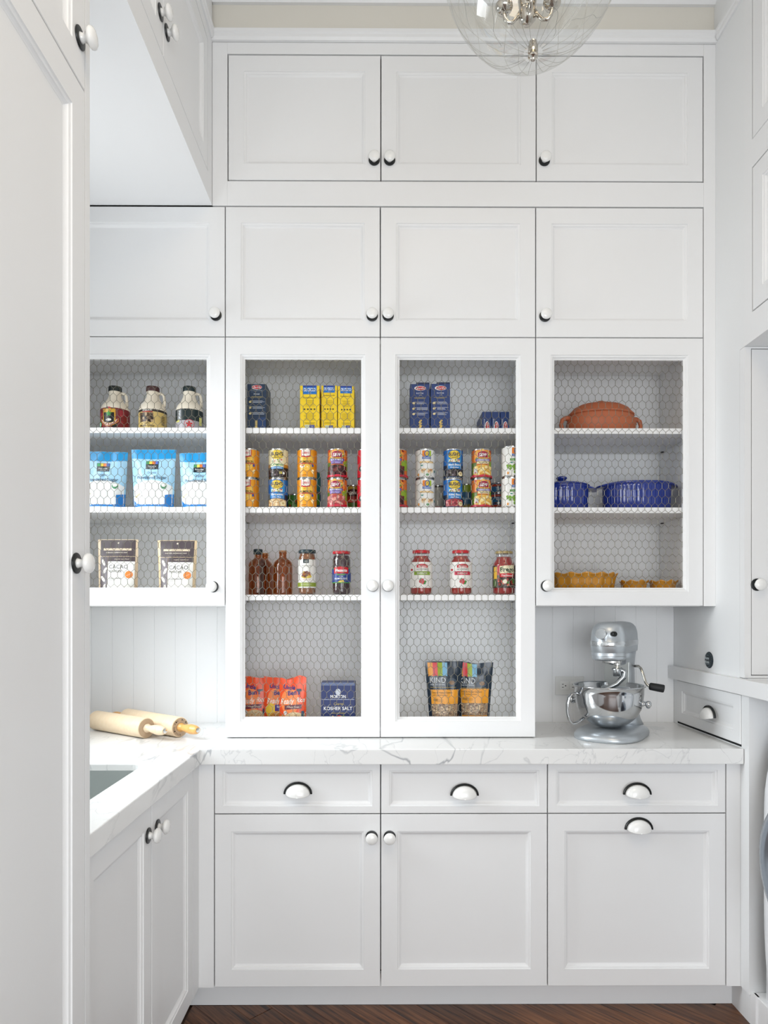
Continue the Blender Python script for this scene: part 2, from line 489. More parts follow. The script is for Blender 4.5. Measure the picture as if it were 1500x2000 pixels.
def cup_pull(parent, x, z, y=0):
    a, b = .0465, .0375
    n = 28
    def arch(k, yy): return [(k*(a+.0018)*math.cos(PI*j/n), yy, k*(b+.003)*math.sin(PI*j/n)) for j in range(n+1)]
    g = G(); g.rings([arch(1, 0), arch(1.02, -.003), arch(1.01, -.0065), arch(.965, -.0085), arch(.90, -.0075), arch(.86, -.003), arch(.85, 0)], False, False, False)
    for side in (0, n):
        k = len(g.v)//7
        g.f.append(tuple(i*k+side for i in range(7))); g.m.append(0)
    build('backplate', g, BLACK, parent, (x, y, z), smooth=True, auto=.9)
    R = []
    for i in range(11):
        s = 1-i/10
        c = .027*(1-s**2.6)**.55
        R.append([(.94*a*math.copysign(abs(math.cos(PI*j/n))**1.0, math.cos(PI*j/n))*s, -.003-c, -.0085*(c/.027)**1.3+(.93*b+.006*(c/.027))*math.sin(PI*j/n)*s) for j in range(n+1)])
    g = G(); g.rings(R, False, False, False)
    o = build('cup', g, CERAMIC, parent, (x, y, z), smooth=True)
    sm = o.modifiers.new('shell', 'SOLIDIFY'); sm.thickness = .0025; sm.offset = -1
def hexmesh(x0, x1, z0, z1, seed):
    g = G(); p = .0250; lv = .0160; dz = .0111; row = lv+dz
    r = random.Random(seed); ph = r.random()*p; pz = r.random()*row
    cache = {}
    def J(i, k, top):      # junction of column i (half steps), row k
        key = (i, k, top)
        if key not in cache:
            xx = x0-p+ph+i*p/2; zz = z0-row+pz+k*row+(lv if top else 0)
            wv = .0016*math.sin(zz*9+seed)+.0008*math.sin(zz*31+xx*17)
            cache[key] = (xx+wv+r.uniform(-.0006, .0006), zz+r.uniform(-.0006, .0006), .0015*math.sin(xx*21+zz*13))
        return cache[key]
    def seg(a, b, rad):
        a = list(a); b = list(b)
        for ax, lo, hi in ((0, x0, x1), (1, z0, z1)):
            for lim, sg in ((lo, 1), (hi, -1)):
                da, db = (a[ax]-lim)*sg, (b[ax]-lim)*sg
                if da < 0 and db < 0: return
                if da < 0 or db < 0:
                    t = da/(da-db); q = [a[m]+(b[m]-a[m])*t for m in range(3)]
                    if da < 0: a = q
                    else: b = q
        A, B = Vector((a[0], a[2], a[1])), Vector((b[0], b[2], b[1]))
        if (B-A).length < 1e-5: return
        t = (B-A).normalized(); n1 = Vector((0, 1, 0)); n2 = t.cross(n1)
        ring = lambda P: [tuple(P+n1*rad*c+n2*rad*s) for c, s in ((1, 0), (0, 1), (-1, 0), (0, -1))]
        g.rings([ring(A), ring(B)], True, False, False)
    nk = int((z1-z0)/row)+4; ni = int((x1-x0)/p*2)+6
    for k in range(nk):
        for i in range(ni):
            if (i+k) % 2: continue
            seg(J(i, k, False), J(i, k, True), .00096)
            for s in (-1, 1):
                seg(J(i, k, True), J(i+s, k+1, False), .00072)
    return g
def panel_door(parent, x, z, w, h, sl=.056, sr=.056, st=.058, sb=.058, kn=None, pull=None, wire=None, y=0, name='door'):
    gp = .0018
    fr = build(name, frame_mesh(w-2*gp, h-2*gp, sl, sr, st, sb, wire=bool(wire)), WHITE, parent, (x+gp, y, z+gp))
    w -= 2*gp; h -= 2*gp
    if wire:
        o = build('wire_mesh', hexmesh(sl+.014, w-sr-.014, sb+.014, h-st-.014, wire), GALV, fr, (0, .0135, 0), kind='stuff')
    else:
        g = G(); g.box(sl+.0150, w-sr-.0150, .0112, .0185, sb+.0150, h-st-.0150)
        build('door_panel' if name == 'door' else 'drawer_panel', g, WHITE, fr)
    if kn: knob(fr, kn[0]-gp, kn[1]-gp)
    if pull: cup_pull(fr, pull[0]-gp, pull[1]-gp)
    return fr
def closed_body(parent, w, h, d, y0=.0215, name='body'):
    g = G(); g.box(.0005, w-.0005, y0+.09, d, .0005, h-.0005)
    return build(name, g, WHITE, parent)
def kpos(px, py, Y, x, z):
    p = W(px, py, Y); return (p.x-x, p.z-z)

# ---------------------------------------------------------------- back wall: top row
def wall_unit(name, label, x0, x1, z0, z1, kpx, cat='wall cabinet', group=None):
    t = thing(name, label, cat, (x0, YU, z0), 0, group)
    closed_body(t, x1-x0, z1-z0, .338)
    panel_door(t, 0, 0, x1-x0, z1-z0, kn=kpos(kpx[0], kpx[1], YU, x0, z0))
    return t
wall_unit('wall_cabinet', 'white paneled cabinet in the topmost row, left one, above and left of the globe lamp', X0+.010, .002, Z_A0, Z_A1, (731, 313))
wall_unit('wall_cabinet', 'white paneled cabinet in the topmost row, middle one, right behind the glass globe lamp', .002, X2+.002, Z_A0, Z_A1, (761, 313))
wall_unit('wall_cabinet', 'white paneled cabinet in the topmost row, right one, nearest the right wall', X2+.002, 1.190, Z_A0, Z_A1, (1063, 314))
# second row
wall_unit('wall_cabinet', 'white paneled cabinet at the far left of the second row, under the bright soffit', -1.30, X0, Z_B0, Z_B1, (422, 616))
wall_unit('wall_cabinet', 'white paneled cabinet directly above the wire door with yellow pasta boxes and pumpkin cans', X0, X1, Z_B0, Z_B1, (727, 617))
wall_unit('wall_cabinet', 'white paneled cabinet directly above the wire door with the tall blue pasta boxes', X1, X2, Z_B0, Z_B1, (758, 617))
wall_unit('wall_cabinet', 'white paneled cabinet directly above the wire door with the terracotta casserole', X2, X3+.006, Z_B0, Z_B1, (1064, 618))

# ---------------------------------------------------------------- wire-front cabinets
SH = [W(743, 835.5, 2.475).z, W(743, 990.5, 2.475).z, W(743, 1161.5, 2.475).z]   # shelf tops
def open_body(parent, x0, x1, z0, z1, d=.345, y0=.0215):
    w, h = x1-x0, z1-z0; s = .016
    g = G()
    g.box(.0005, s, y0, d, 0, h); g.box(w-s, w-.0005, y0, d, 0, h)
    g.box(s, w-s, y0, d, 0, s); g.box(s, w-s, y0, d, h-s, h)
    return build('body', g, WHITE_LIT, parent)
def shelf(parent, x0, x1, z):
    g = G(); g.box(x0+.017, x1-.017, .026, .345, -.021, 0)
    return build('shelf', g, WHITE_LIT, parent, (-x0, 0, z), bevel=.001)
def brackets(sh, w):
    for xx in (.019, w-.028):
        for yy in (.30,):
            g = G(); g.box(xx, xx+.009, yy, yy+.012, -.0245, -.0208)
            build('shelf_pin', g, BLACKR, sh, (0, 0, 0))
ZL0 = 1.404
def wire_unit(label, x0, x1, z0, shelves, doors):
    t = thing('wire_front_cabinet', label, 'wall cabinet', (x0, YU, z0))
    open_body(t, x0, x1, z0, Z_B0-.001)
    for z in shelves:
        s_ = shelf(t, x0, x1, z-z0)
        s_.location = (0, 0, z-z0)
        me = s_.data
        for v in me.vertices: v.co.x -= x0
        brackets(s_, x1-x0)
    for (a, b, k, seed, sb) in doors:
        panel_door(t, a-x0, 0, b-a, Z_B0-z0, (.0535 if True else 0), .0535, .062, sb-.003, kn=kpos(k[0], k[1], YU, a, z0), wire=seed)
    return t
wire_unit('white wall cabinet with wire mesh door holding syrup jugs, blue sugar bags and cocoa pouches', -1.30, X0, ZL0, SH[:2], [(-1.30, X0, (416, 1146), 11, .054)])
tower = wire_unit('tall white pantry cabinet standing on the counter with two wire mesh doors', X0, X2, ZC+.002, SH, [(X0, X1, (728, 1144.5), 5, .0605), (X1, X2, (758, 1144.5), 8, .0605)])
wire_unit('white wall cabinet with wire mesh door above the stand mixer, holding clay and blue cookware', X2, X3+.006, ZL0, SH[:2], [(X2, X3+.006, (1067, 1144.5), 14, .054)])

# ---------------------------------------------------------------- base cabinets on the back wall
ZB0, ZB1 = .100, ZCB-.002
ZD = W(743, 1589.5, YB).z       # seam between drawers and doors
BX = [W(418.5, 1700, YB).x, W(743.5, 1700, YB).x, W(1069.5, 1700, YB).x, W(1418, 1700, YB).x]
base_rows = [((582, 1550), (726, 1634), None, 'white base cabinet, left one of three, drawer over a door knobbed at its right'),
             ((907, 1553), (761, 1634), None, 'white base cabinet, middle one of three, drawer over a door knobbed at its left'),
             ((1244, 1551), None, (1247, 1619), 'white base cabinet under the mixer with two cup pulls, drawer over pull-out door')]
for i, (dp, kn, pu, lab) in enumerate(base_rows):
    x0, x1 = BX[i], BX[i+1]
    t = thing('base_cabinet', lab, 'base cabinet', (x0, YB, ZB0))
    closed_body(t, x1-x0, ZB1-ZB0, .50)
    panel_door(t, 0, ZD-ZB0, x1-x0, ZB1-ZD, .027, .027, .022, .024, pull=kpos(dp[0], dp[1], YB, x0, ZD), name='drawer')
    panel_door(t, 0, 0, x1-x0, ZD-ZB0, kn=kpos(kn[0], kn[1], YB, x0, ZB0) if kn else None, pull=kpos(pu[0], pu[1], YB, x0, ZB0) if pu else None)
g = G(); g.box(-.62, BX[0]-.0015, YB, YB+.06, ZB0, ZB1); struct('trim_6', g, WHITE)
g = G(); g.box(BX[3]+.0015, XR-.0005, YB, YB+.06, ZB0, ZB1); struct('trim_7', g, WHITE)

# ---------------------------------------------------------------- left run: sink base, tall cabinet, cabinets over the sink
FL = PI/2                       # faces +x: local x runs along world y
t = thing('sink_base_cabinet', 'white sink base cabinet under the left counter with two doors and two knobs', 'base cabinet', (-.62, 1.388, ZB0), FL)
g = G(); g.box(.001, .887, .0515, .06, .0, ZB1-ZB0); g.box(.001, .02, .06, .60, 0, ZB1-ZB0); g.box(.868, .887, .06, .60, 0, ZB1-ZB0); g.box(.02, .868, .06, .60, 0, .02)
build('body', g, WHITE, t)
k1 = WX(289, 1632, -.62); k2 = WX(307, 1615, -.62)
panel_door(t, 0, .0, .421, ZB1-ZB0, kn=(k1.y-1.388, k1.z-ZB0))
panel_door(t, .423, .0, .399, ZB1-ZB0, kn=(k2.y-1.811, k2.z-ZB0))
g = G(); g.box(-.638, -.62, 2.2115, YB+.03, ZB0, ZB1); struct('trim_8', g, WHITE)

XT, YT = -.603, 1.387
t = thing('tall_cabinet', 'tall white paneled cabinet filling the left edge of the frame, nearest the viewer', 'cabinet', (XT, .40, .0), FL)
ln = YT-.40; dr = WX(166.5, 1000, XT).y-.40
g = G(); g.box(0, ln, .0515, .66, .0, ZT-.001); g.box(dr+.0015, ln, 0, .0515, 0, ZT-.001); g.box(0, ln, .0, .0515, 0, .09)
build('body', g, WHITE, t)
k1 = WX(148, 1100, XT); k2 = WX(155, 75, XT)
ZTS = WX(166, 180, XT).z
for (a, b) in ((.47, dr), (.004, .468)):
    kk = a == .47
    panel_door(t, a, .095, b-a, ZTS-.095, .055, .055, .062, .062, kn=(k1.y-.40-a, k1.z-.095) if kk else (.03, k1.z-.095))
    panel_door(t, a, ZTS+.001, b-a, 1.0, .055, .055, .062, .062, kn=(k2.y-.40-a, k2.z-ZTS) if kk else (.03, k2.z-ZTS))

ZS = Z_B1+.0022
t = thing('soffit_cabinet', 'white two-door cabinet above the bright soffit at upper left, knobs side by side', 'wall cabinet', (XL, 1.42, ZS), FL)
g = G(); g.box(-.032, 1.029, .0215, .69, 0, ZT-ZS-.001); g.box(-.032, 1.029, 0, .0215, 0, .085); g.box(.969, 1.029, 0, .0215, .085, ZT-ZS-.001); g.box(0, .969, 0, .0215, Z_A1-ZS+.003, ZT-ZS-.001)
build('body', g, WHITE, t)
k1 = WX(312.6, 24, XL); k2 = WX(325.5, 63.6, XL)
panel_door(t, .003, .088, .472, Z_A1-ZS-.087, kn=(k1.y-1.423, k1.z-ZS-.088))
panel_door(t, .477, .088, .490, Z_A1-ZS-.087, kn=(k2.y-1.897, k2.z-ZS-.088))

# ---------------------------------------------------------------- right side: laundry bay
FR = -PI/2                      # faces -x: local x runs along -y
ZN = 2.284
t = thing('laundry_cabinet', 'white cabinet with stacked doors high on the right wall above the laundry bay', 'wall cabinet', (XR-.001, 2.2545, ZN), FR)
g = G(); hh = ZT-ZN-.001
g.box(0, 1.40, .0215, .70, 0, hh)
g.box(0, .046, 0, .0215, 0, hh); g.box(.046, 1.40, 0, .0215, 0, .095); g.box(.046, 1.40, 0, .0215, Z_B1-ZN-.012, Z_A0-ZN-.016); g.box(.046, 1.40, 0, .0215, Z_A1-ZN+.003, hh)
build('body', g, WHITE, t)
for q in range(2):
    xx = .048+q*.60
    panel_door(t, xx, .098, .598, Z_B1-.014-ZN-.098, kn=(.57, .12) if q == 0 else (.03, .12))
    panel_door(t, xx, Z_A0-.014-ZN, .598, Z_A1-Z_A0+.014, kn=(.57, .12) if q == 0 else (.03, .12))
YBAY = 2.2548
t = thing('bay_cabinet', 'white cabinet with a knobbed door facing forward above the washer', 'wall cabinet', (XR, YBAY, 1.159), 0)
xd = W(1467.5, 1000, YBAY).x-XR
g = G(); hb = ZN-1.159-.001
g.box(0, .70, .0280, .0305, 0, hb); g.box(0, xd-.0012, 0, .0280, 0, hb); g.box(xd-.0012, .70, 0, .0280, 0, .008); g.box(xd-.0012, .70, 0, .0280, hb-.006, hb); g.box(xd+.562, .70, 0, .0280, .008, hb-.006)
build('body', g, WHITE, t)
kb = W(1478, 1142, YBAY)
panel_door(t, xd, .0085, .56, hb-.0150, kn=(kb.x-XR-xd, kb.z-1.1675))

t = thing('counter_drawer', 'white drawer with cup pull in the right wall, above a black gap', 'drawer', (XR-.0035, 2.766, .9275), FR)
g = G(); g.box(.012, .478, .022, .28, .004, .165); build('body', g, WHITE, t)
pp = WX(1386, 1399, XR-.0035)
panel_door(t, 0, 0, .4915, .173, .045, .045, .040, .040, pull=(2.766-pp.y, pp.z-.9275), name='drawer')
g = G(); g.box(XR+.0015, XR+.03, 2.276, 2.767, .9205, .9272); struct('gap_shade_strip', g, GAP_SHADE)  # dark strip standing for the shade in the slit below the drawer

# ---------------------------------------------------------------- worktops
def slab(outer, holes, z0, z1):
    g = G()
    loops = [outer]+holes
    tri = tessellate_polygon([[Vector((p[0], p[1], 0)) for p in l] for l in loops])
    flat = [p for l in loops for p in l]
    n = len(flat)
    g.v = [(p[0], p[1], z1) for p in flat]+[(p[0], p[1], z0) for p in flat]
    for a, b, c in tri:
        A, B, C_ = (Vector(flat[i]) for i in (a, b, c))
        if (B-A).cross(C_-A) < 0: b, c = c, b
        g.f += [(a, b, c), (n+a, n+c, n+b)]; g.m += [0, 0]
    s = 0
    for l in loops:
        for j in range(len(l)):
            a, b = s+j, s+(j+1) % len(l)
            g.f.append((a, n+a, n+b, b)); g.m.append(0)
        s += len(l)
    return g
def rrect(x0, x1, y0, y1, r, n=6):
    P = []
    for cx, cy, a0 in ((x1-r, y1-r, 0), (x0+r, y1-r, PI/2), (x0+r, y0+r, PI), (x1-r, y0+r, 1.5*PI)):
        for j in range(n+1):
            a = a0+PI/2*j/n; P.append((cx+r*math.cos(a), cy+r*math.sin(a)))
    return P
SX0, SX1, SY0, SY1 = -1.19, -.722, 1.46, 2.043
outer = [(-1.318, 1.3885), (-.608, 1.3885), (-.608, YC), (XR-.002, YC), (XR-.002, 2.799), (-1.318, 2.799)]
g = slab(outer, [list(reversed(rrect(SX0, SX1, SY0, SY1, .035)))], ZCB, ZC)
wt = build('worktop', g, MARBLE, bevel=.003)
wt['label'] = 'white marble worktop with grey veins, L-shaped, running under the pantry to the sink'; wt['category'] = 'worktop'
bmw = bmesh.new(); bmw.from_mesh(wt.data); bmesh.ops.recalc_face_normals(bmw, faces=bmw.faces); bmw.to_mesh(wt.data); bmw.free()
g = slab([(XR-.026, .9), (1.949, .9), (1.949, 2.2275), (XR+.0, 2.2275), (XR-.001, 2.799), (XR-.026, 2.799)], [], 1.1045, 1.157)
o = build('ledge_worktop', g, WHITE, bevel=.002)
o['label'] = 'white ledge along the right wall that widens into the worktop over the washer'; o['category'] = 'worktop'

# sink basin
t = thing('sink', 'stainless steel undermount sink in the left marble counter', 'sink', ((SX0+SX1)/2, (SY0+SY1)/2, .66))
hx, hy = (SX1-SX0)/2, (SY1-SY0)/2
def rl(k, z): return [(p[0], p[1], z) for p in rrect(-hx-k, hx+k, -hy-k, hy+k, .036)]
g = G(); zt = ZC-.020-.66
g.rings([rl(-.0008, zt-.002), rl(-.0009, zt), rl(-.003, zt), rl(-.0035, zt-.01), rl(-.006, .05), rl(-.014, .018), rl(-.04, .006), rl(-.08, .003)], True, False, True)
g.rings([rl(-.0008, zt-.002), rl(-.001, .04), rl(-.02, .0)], True, False, True)
build('basin', g, STEEL_SATIN, t, smooth=True, auto=.8)
g = G(); g.lathe([(.045, .0035), (.045, .006), (.03, .0045), (.0, .0035)], 24, cap1=False)
build('drain', g, CHROME, t, smooth=True)

# ---------------------------------------------------------------- washer on its plinth
g = G(); g.box(XR+.012, 1.949, .86, 2.226, 0, .108)
struct('trim_10', g, WHITE, bevel=.002)
t = thing('washing_machine', 'white front-loading washer with a grey door ring at the right edge under the ledge', 'washer', (1.197, 1.845, .108), FR)
WM = M('#eef0f3', .22)
HW, HH, HD = .345, .945, .66
g = G()
nS, nT = 20, 24
R = []
def bul(s, tt): return -.055*max(0, 1-abs(s)**3.2)*max(0, 1-abs(2*tt-1)**3.5)
grid = [[(s*HW, .055+bul(s, tt)+.075*max(0, (tt-.72)/.28)**2+.02*max(0, abs(s)-.8)/.2, tt*HH) for s in [(-1+2*i/nS) for i in range(nS+1)]] for tt in [j/nT for j in range(nT+1)]]
n = 0
for row in grid: g.v += row
for j in range(nT):
    for i in range(nS):
        a = j*(nS+1)+i; g.f.append((a, a+1, a+nS+2, a+nS+1)); g.m.append(0)
g.box(-HW, HW, .14, HD, 0, HH)
build('body', g, WM, t, smooth=True, auto=.6)
zc = .532
g = G(); g.lathe([(.215, .012), (.222, -.004), (.214, -.024), (.19, -.032), (.172, -.026), (.166, -.012), (.166, .01)], 56, (0, 0, zc), 'y', 0, False, False)
ring = build('door_ring', g, M('#9aa3ad', .22, .7), t, smooth=True)
g = G(); g.lathe([(.166, -.012), (.14, -.022), (.10, -.018), (.05, -.013), (.0, -.012)], 48, (0, 0, zc), 'y', 0, False, False)
build('door_glass', g, M('#3b434d', .08, .3), ring, smooth=True)
g = G(); g.box(.163, .185, -.040, -.026, zc-.05, zc+.05); build('door_handle', g, M('#c3c9d0', .2, .6), ring, bevel=.004)
g = G(); g.lathe([(.034, .05), (.034, .005), (.028, -.001), (.0, -.001)], 28, (.0, 0, .83), 'y', 0, False, False); build('dial', g, M('#c3c9d0', .2, .6), t, smooth=True, auto=.7)
g = G(); g.box(.08, .30, .045, .10, .84, .90); build('detergent_drawer', g, WM, t, bevel=.006)

# ================================================================ PRINT ON PACKAGES
_txt = {}
def text_geo(s, shear=0.0, bold=0.0):
    k = (s, shear, bold)
    if k in _txt: return _txt[k]
    cu = bpy.data.curves.new('t', 'FONT'); cu.body = s; cu.size = 1; cu.resolution_u = 3
    cu.shear = shear; cu.offset = bold; cu.align_x = 'LEFT'
    ob = bpy.data.objects.new('t', cu)
    me = bpy.data.meshes.new_from_object(ob)
    vs = [(v.co.x, v.co.y) for v in me.vertices]; fs = [tuple(p.vertices) for p in me.polygons]
    bpy.data.objects.remove(ob); bpy.data.curves.remove(cu); bpy.data.meshes.remove(me)
    xs = [v[0] for v in vs] or [0, 1]
    x0, x1 = min(xs), max(xs)
    r = ([(v[0]-x0, v[1]) for v in vs], fs, x1-x0)
    _txt[k] = r
    return r

class Print:
    """flat print laid on a surface: mp(u, v, lift) gives the point of the surface"""
    def __init__(s, mp, cell=.004, base=.0004, step=.00016, vflat=True):
        s.vflat = vflat
        s.mp = mp; s.g = G(); s.mats = []; s.cell = cell; s.l = 0; s.base = base; s.step = step
    def mi(s, c):
        m = M(c, .32) if isinstance(c, str) else c
        if m not in s.mats: s.mats.append(m)
        return s.mats.index(m)
    def lift(s): s.l += 1; return s.base+s.step*s.l
    def rect(s, u0, u1, v0, v1, c, top=None, bot=None):
        """top / bot: functions of t in 0..1 that add to the upper / lower edge"""
        o = s.lift(); mi = s.mi(c)
        nu = max(1, math.ceil(abs(u1-u0)/s.cell)); nv = 1 if s.vflat else max(1, math.ceil(abs(v1-v0)/s.cell))
        n = len(s.g.v)
        for j in range(nv+1):
            for i in range(nu+1):
                t = i/nu; a = v0+(bot(t) if bot else 0); b = v1+(top(t) if top else 0)
                s.g.v.append(tuple(s.mp(u0+(u1-u0)*t, a+(b-a)*j/nv, o)))
        for j in range(nv):
            for i in range(nu):
                a = n+j*(nu+1)+i; s.g.f.append((a, a+1, a+nu+2, a+nu+1)); s.g.m.append(mi)
    def ell(s, cu, cv, ru, rv, c, n=18, rot=0.0, k=2):
        o = s.lift(); mi = s.mi(c); b = len(s.g.v)
        cs, sn = math.cos(rot), math.sin(rot)
        s.g.v.append(tuple(s.mp(cu, cv, o)))
        for q in range(1, k+1):
            for j in range(n):
                x = ru*q/k*math.cos(2*PI*j/n); y = rv*q/k*math.sin(2*PI*j/n)
                s.g.v.append(tuple(s.mp(cu+x*cs-y*sn, cv+x*sn+y*cs, o)))
        for j in range(n):
            s.g.f.append((b, b+1+j, b+1+(j+1) % n)); s.g.m.append(mi)
            for q in range(k-1):
                p = b+1+q*n
                s.g.f.append((p+j, p+n+j, p+n+(j+1) % n, p+(j+1) % n)); s.g.m.append(mi)
    def poly(s, pts, c):
        o = s.lift(); mi = s.mi(c); b = len(s.g.v)
        s.g.v += [tuple(s.mp(u, v, o)) for u, v in pts]; s.g.f.append(tuple(range(b, b+len(pts)))); s.g.m.append(mi)
    def text(s, t, cu, cv, h, c, w=None, shear=0.0, bold=0.0, rot=0.0, left=False, arc=0.0):
        o = s.lift()+.0002; mi = s.mi(c)
        vs, fs, tw = text_geo(t, shear, bold)
        sy = h/.70; sx = sy if w is None else w/max(tw, 1e-4)
        W_ = tw*sx; b = len(s.g.v); cs, sn = math.cos(rot), math.sin(rot)
        for x, y in vs:
            xx = x*sx-(0 if left else W_/2); yy = y*sy-h/2
            if arc: yy -= arc*(2*xx/W_)**2
            s.g.v.append(tuple(s.mp(cu+xx*cs-yy*sn, cv+xx*sn+yy*cs, o)))
        for f in fs: s.g.f.append(tuple(b+i for i in f)); s.g.m.append(mi)
    def lines(s, cu, cv, w, n, dv, c, h=.0011, left=False):
        r = random.Random(int(cv*1e5)+n); l0 = s.l
        for i in range(n):
            ww = w*r.uniform(.6, 1)
            u0 = cu-(w/2 if left else ww/2)
            s.l = l0; s.rect(u0, u0+ww, cv-i*dv-h/2, cv-i*dv+h/2, c)
    def blobs(s, u0, u1, v0, v1, cols, n, r0, r1, seed=1, inside=None):
        r = random.Random(seed); l0 = s.l
        for i in range(n):
            s.l = l0+i % 6
            u, v = r.uniform(u0, u1), r.uniform(v0, v1)
            if inside and not inside(u, v): continue
            a = r.uniform(r0, r1)
            s.ell(u, v, a, a*r.uniform(.6, .85), r.choice(cols), 8, r.uniform(0, PI), 1)
        s.l = l0+6
    def done(s, parent, name='label'):
        return build(name, s.g, s.mats, parent, smooth=True)

def cyl_map(r, z0=0.0):
    return lambda u, v, o: ((r+o)*math.sin(u/r), -(r+o)*math.cos(u/r), z0+v)
def flat_map(y0, x0=0.0, z0=0.0):
    return lambda u, v, o: (x0+u, y0-o, z0+v)

# ---------------------------------------------------------------- cans
def can_body(parent, r, h):
    g = G()
    g.lathe([(r-.004, .003), (r-.002, 0), (r, .0008), (r+.0004, .0022), (r-.0006, .0042), (r-.0006, h-.0042), (r+.0004, h-.0022), (r, h-.0006), (r-.0018, h), (r-.0032, h-.0035), (r-.012, h-.0035), (r-.015, h-.0045), (0, h-.0045)], 36, cap0=True, cap1=False)
    return build('tin', g, TIN, parent, smooth=True, auto=.8)
def new_can(label, loc, r=.0368, h=.1115, rz=0, group=None):
    t = thing('food_can', label, 'can', loc, rz, group)
    can_body(t, r, h)
    P = Print(cyl_map(r-.0004))
    P.r, P.h = r, h
    return t, P
def wrap(P, c, v0=.005, v1=None): P.rect(-PI*P.r, PI*P.r, v0, v1 if v1 else P.h-.005, c)

def pumpkin(P):
    h = P.h; wrap(P, '#f0a21c')
    P.rect(-.062, -.028, .006, h-.006, '#e08a14'); P.rect(.028, .062, .006, h-.006, '#e08a14')
    P.ell(.0, .062, .026, .034, '#f7c547', 24, k=4)
    P.rect(-.0195, .0165, h-.031, h-.006, '#c8202c', bot=lambda t: -.004*(1-abs(2*t-1)))
    P.rect(-.0165, .0135, h-.027, h-.006, '#f6efe6', bot=lambda t: -.003*(1-abs(2*t-1)))
    P.text("Libby's", -.0015, h-.0165, .0085, '#c8202c', .025, .3, .02)
    P.text('100% Pure', .0, h-.0395, .0034, '#8a6a20', .020, .2)
    P.text('PUMPKIN', .0, h-.0505, .0092, '#3a2410', .047, 0, .012)
    P.rect(-.026, .027, h-.0605, h-.0565, '#cc3a2a', top=lambda t: .002*math.sin(t*PI), bot=lambda t: .002*math.sin(t*PI))
    P.poly([(-.022, .022), (.026, .018), (.030, .031), (.004, .044), (-.02, .038)], '#f6dd9c')
    P.poly([(-.02, .024), (.026, .019), (.029, .028), (.0, .036)], '#cf7a30')
    P.poly([(-.021, .020), (.027, .016), (.026, .020), (-.02, .025)], '#e8b468')
    P.ell(-.014, .044, .010, .005, '#f8f0dc'); P.ell(-.014, .046, .005, .003, '#c06a28')
    P.ell(.024, .047, .004, .005, '#3a4a9c')
    for i in range(3): P.rect(-.018+i*.007, -.013+i*.007, .010, .0125, '#a8581c')
def bush(P, ground, band, title, beans, organic=False):
    h = P.h; wrap(P, ground)
    if organic:
        P.rect(-PI*P.r, PI*P.r, .005, .040, '#1d1a1c'); P.rect(-.060, .060, .040, .052, '#b9822a')
    else:
        P.rect(-.06, -.026, .006, .05, '#10233f'); P.rect(.030, .06, .006, .05, '#10233f')
        P.rect(-.026, .030, h-.052, h-.010, '#2f93d6')
    P.ell(.0, h-.024, .0245, .0175, '#23418f' if not organic else '#c8a832', 24, k=4)
    P.ell(.0, h-.024, .0232, .0162, '#f5d33c', 24, k=4)
    P.text("BUSH'S", .0, h-.0215, .0125, '#14204c', .044, 0, .03, arc=-.0012)
    P.text('BEST', .0, h-.034, .0036, '#14204c', .020, 0, .02)
    P.rect(-.021, .021, h-.051, h-.041, '#f4edd6')
    P.blobs(-.018, .018, h-.050, h-.042, ['#d24a34', '#3c8a34', '#f0e6c4', '#8a9a3c'], 12, .002, .0034, 4)
    if organic:
        P.rect(-.025, .025, .041, .059, '#f3ecc8'); P.text('Organic', .0, .051, .0105, '#2f8a34', .046, .15, .02)
        P.rect(-.022, .022, .034, .041, '#2e8ac8', top=lambda t: .002*math.sin(t*PI)); P.text('BLACK BEANS', .0, .0375, .0032, '#ffffff', .034, 0, .01)
    else:
        P.rect(-.026, .027, .036, .056, band)
        P.text(title[0], .0, .0505, .0072, '#ffffff', .043, .15, .02); P.text(title[1], .0, .0405, .0048, '#ffffff', .030, .15, .01)
    P.rect(-.034, .034, .006, .035 if not organic else .034, beans[0], top=lambda t: -.006*(2*t-1)**2)
    P.blobs(-.032, .033, .008, .030, beans, 60, .0032, .0052, 9)
    if organic:
        P.rect(.008, .017, .015, .024, '#d9c85a'); P.ell(.023, .018, .004, .005, '#eef2ea')
    else:
        P.ell(.022, .016, .0095, .0085, '#f0e4b8'); P.ell(.022, .0175, .005, .004, '#c9b17c')
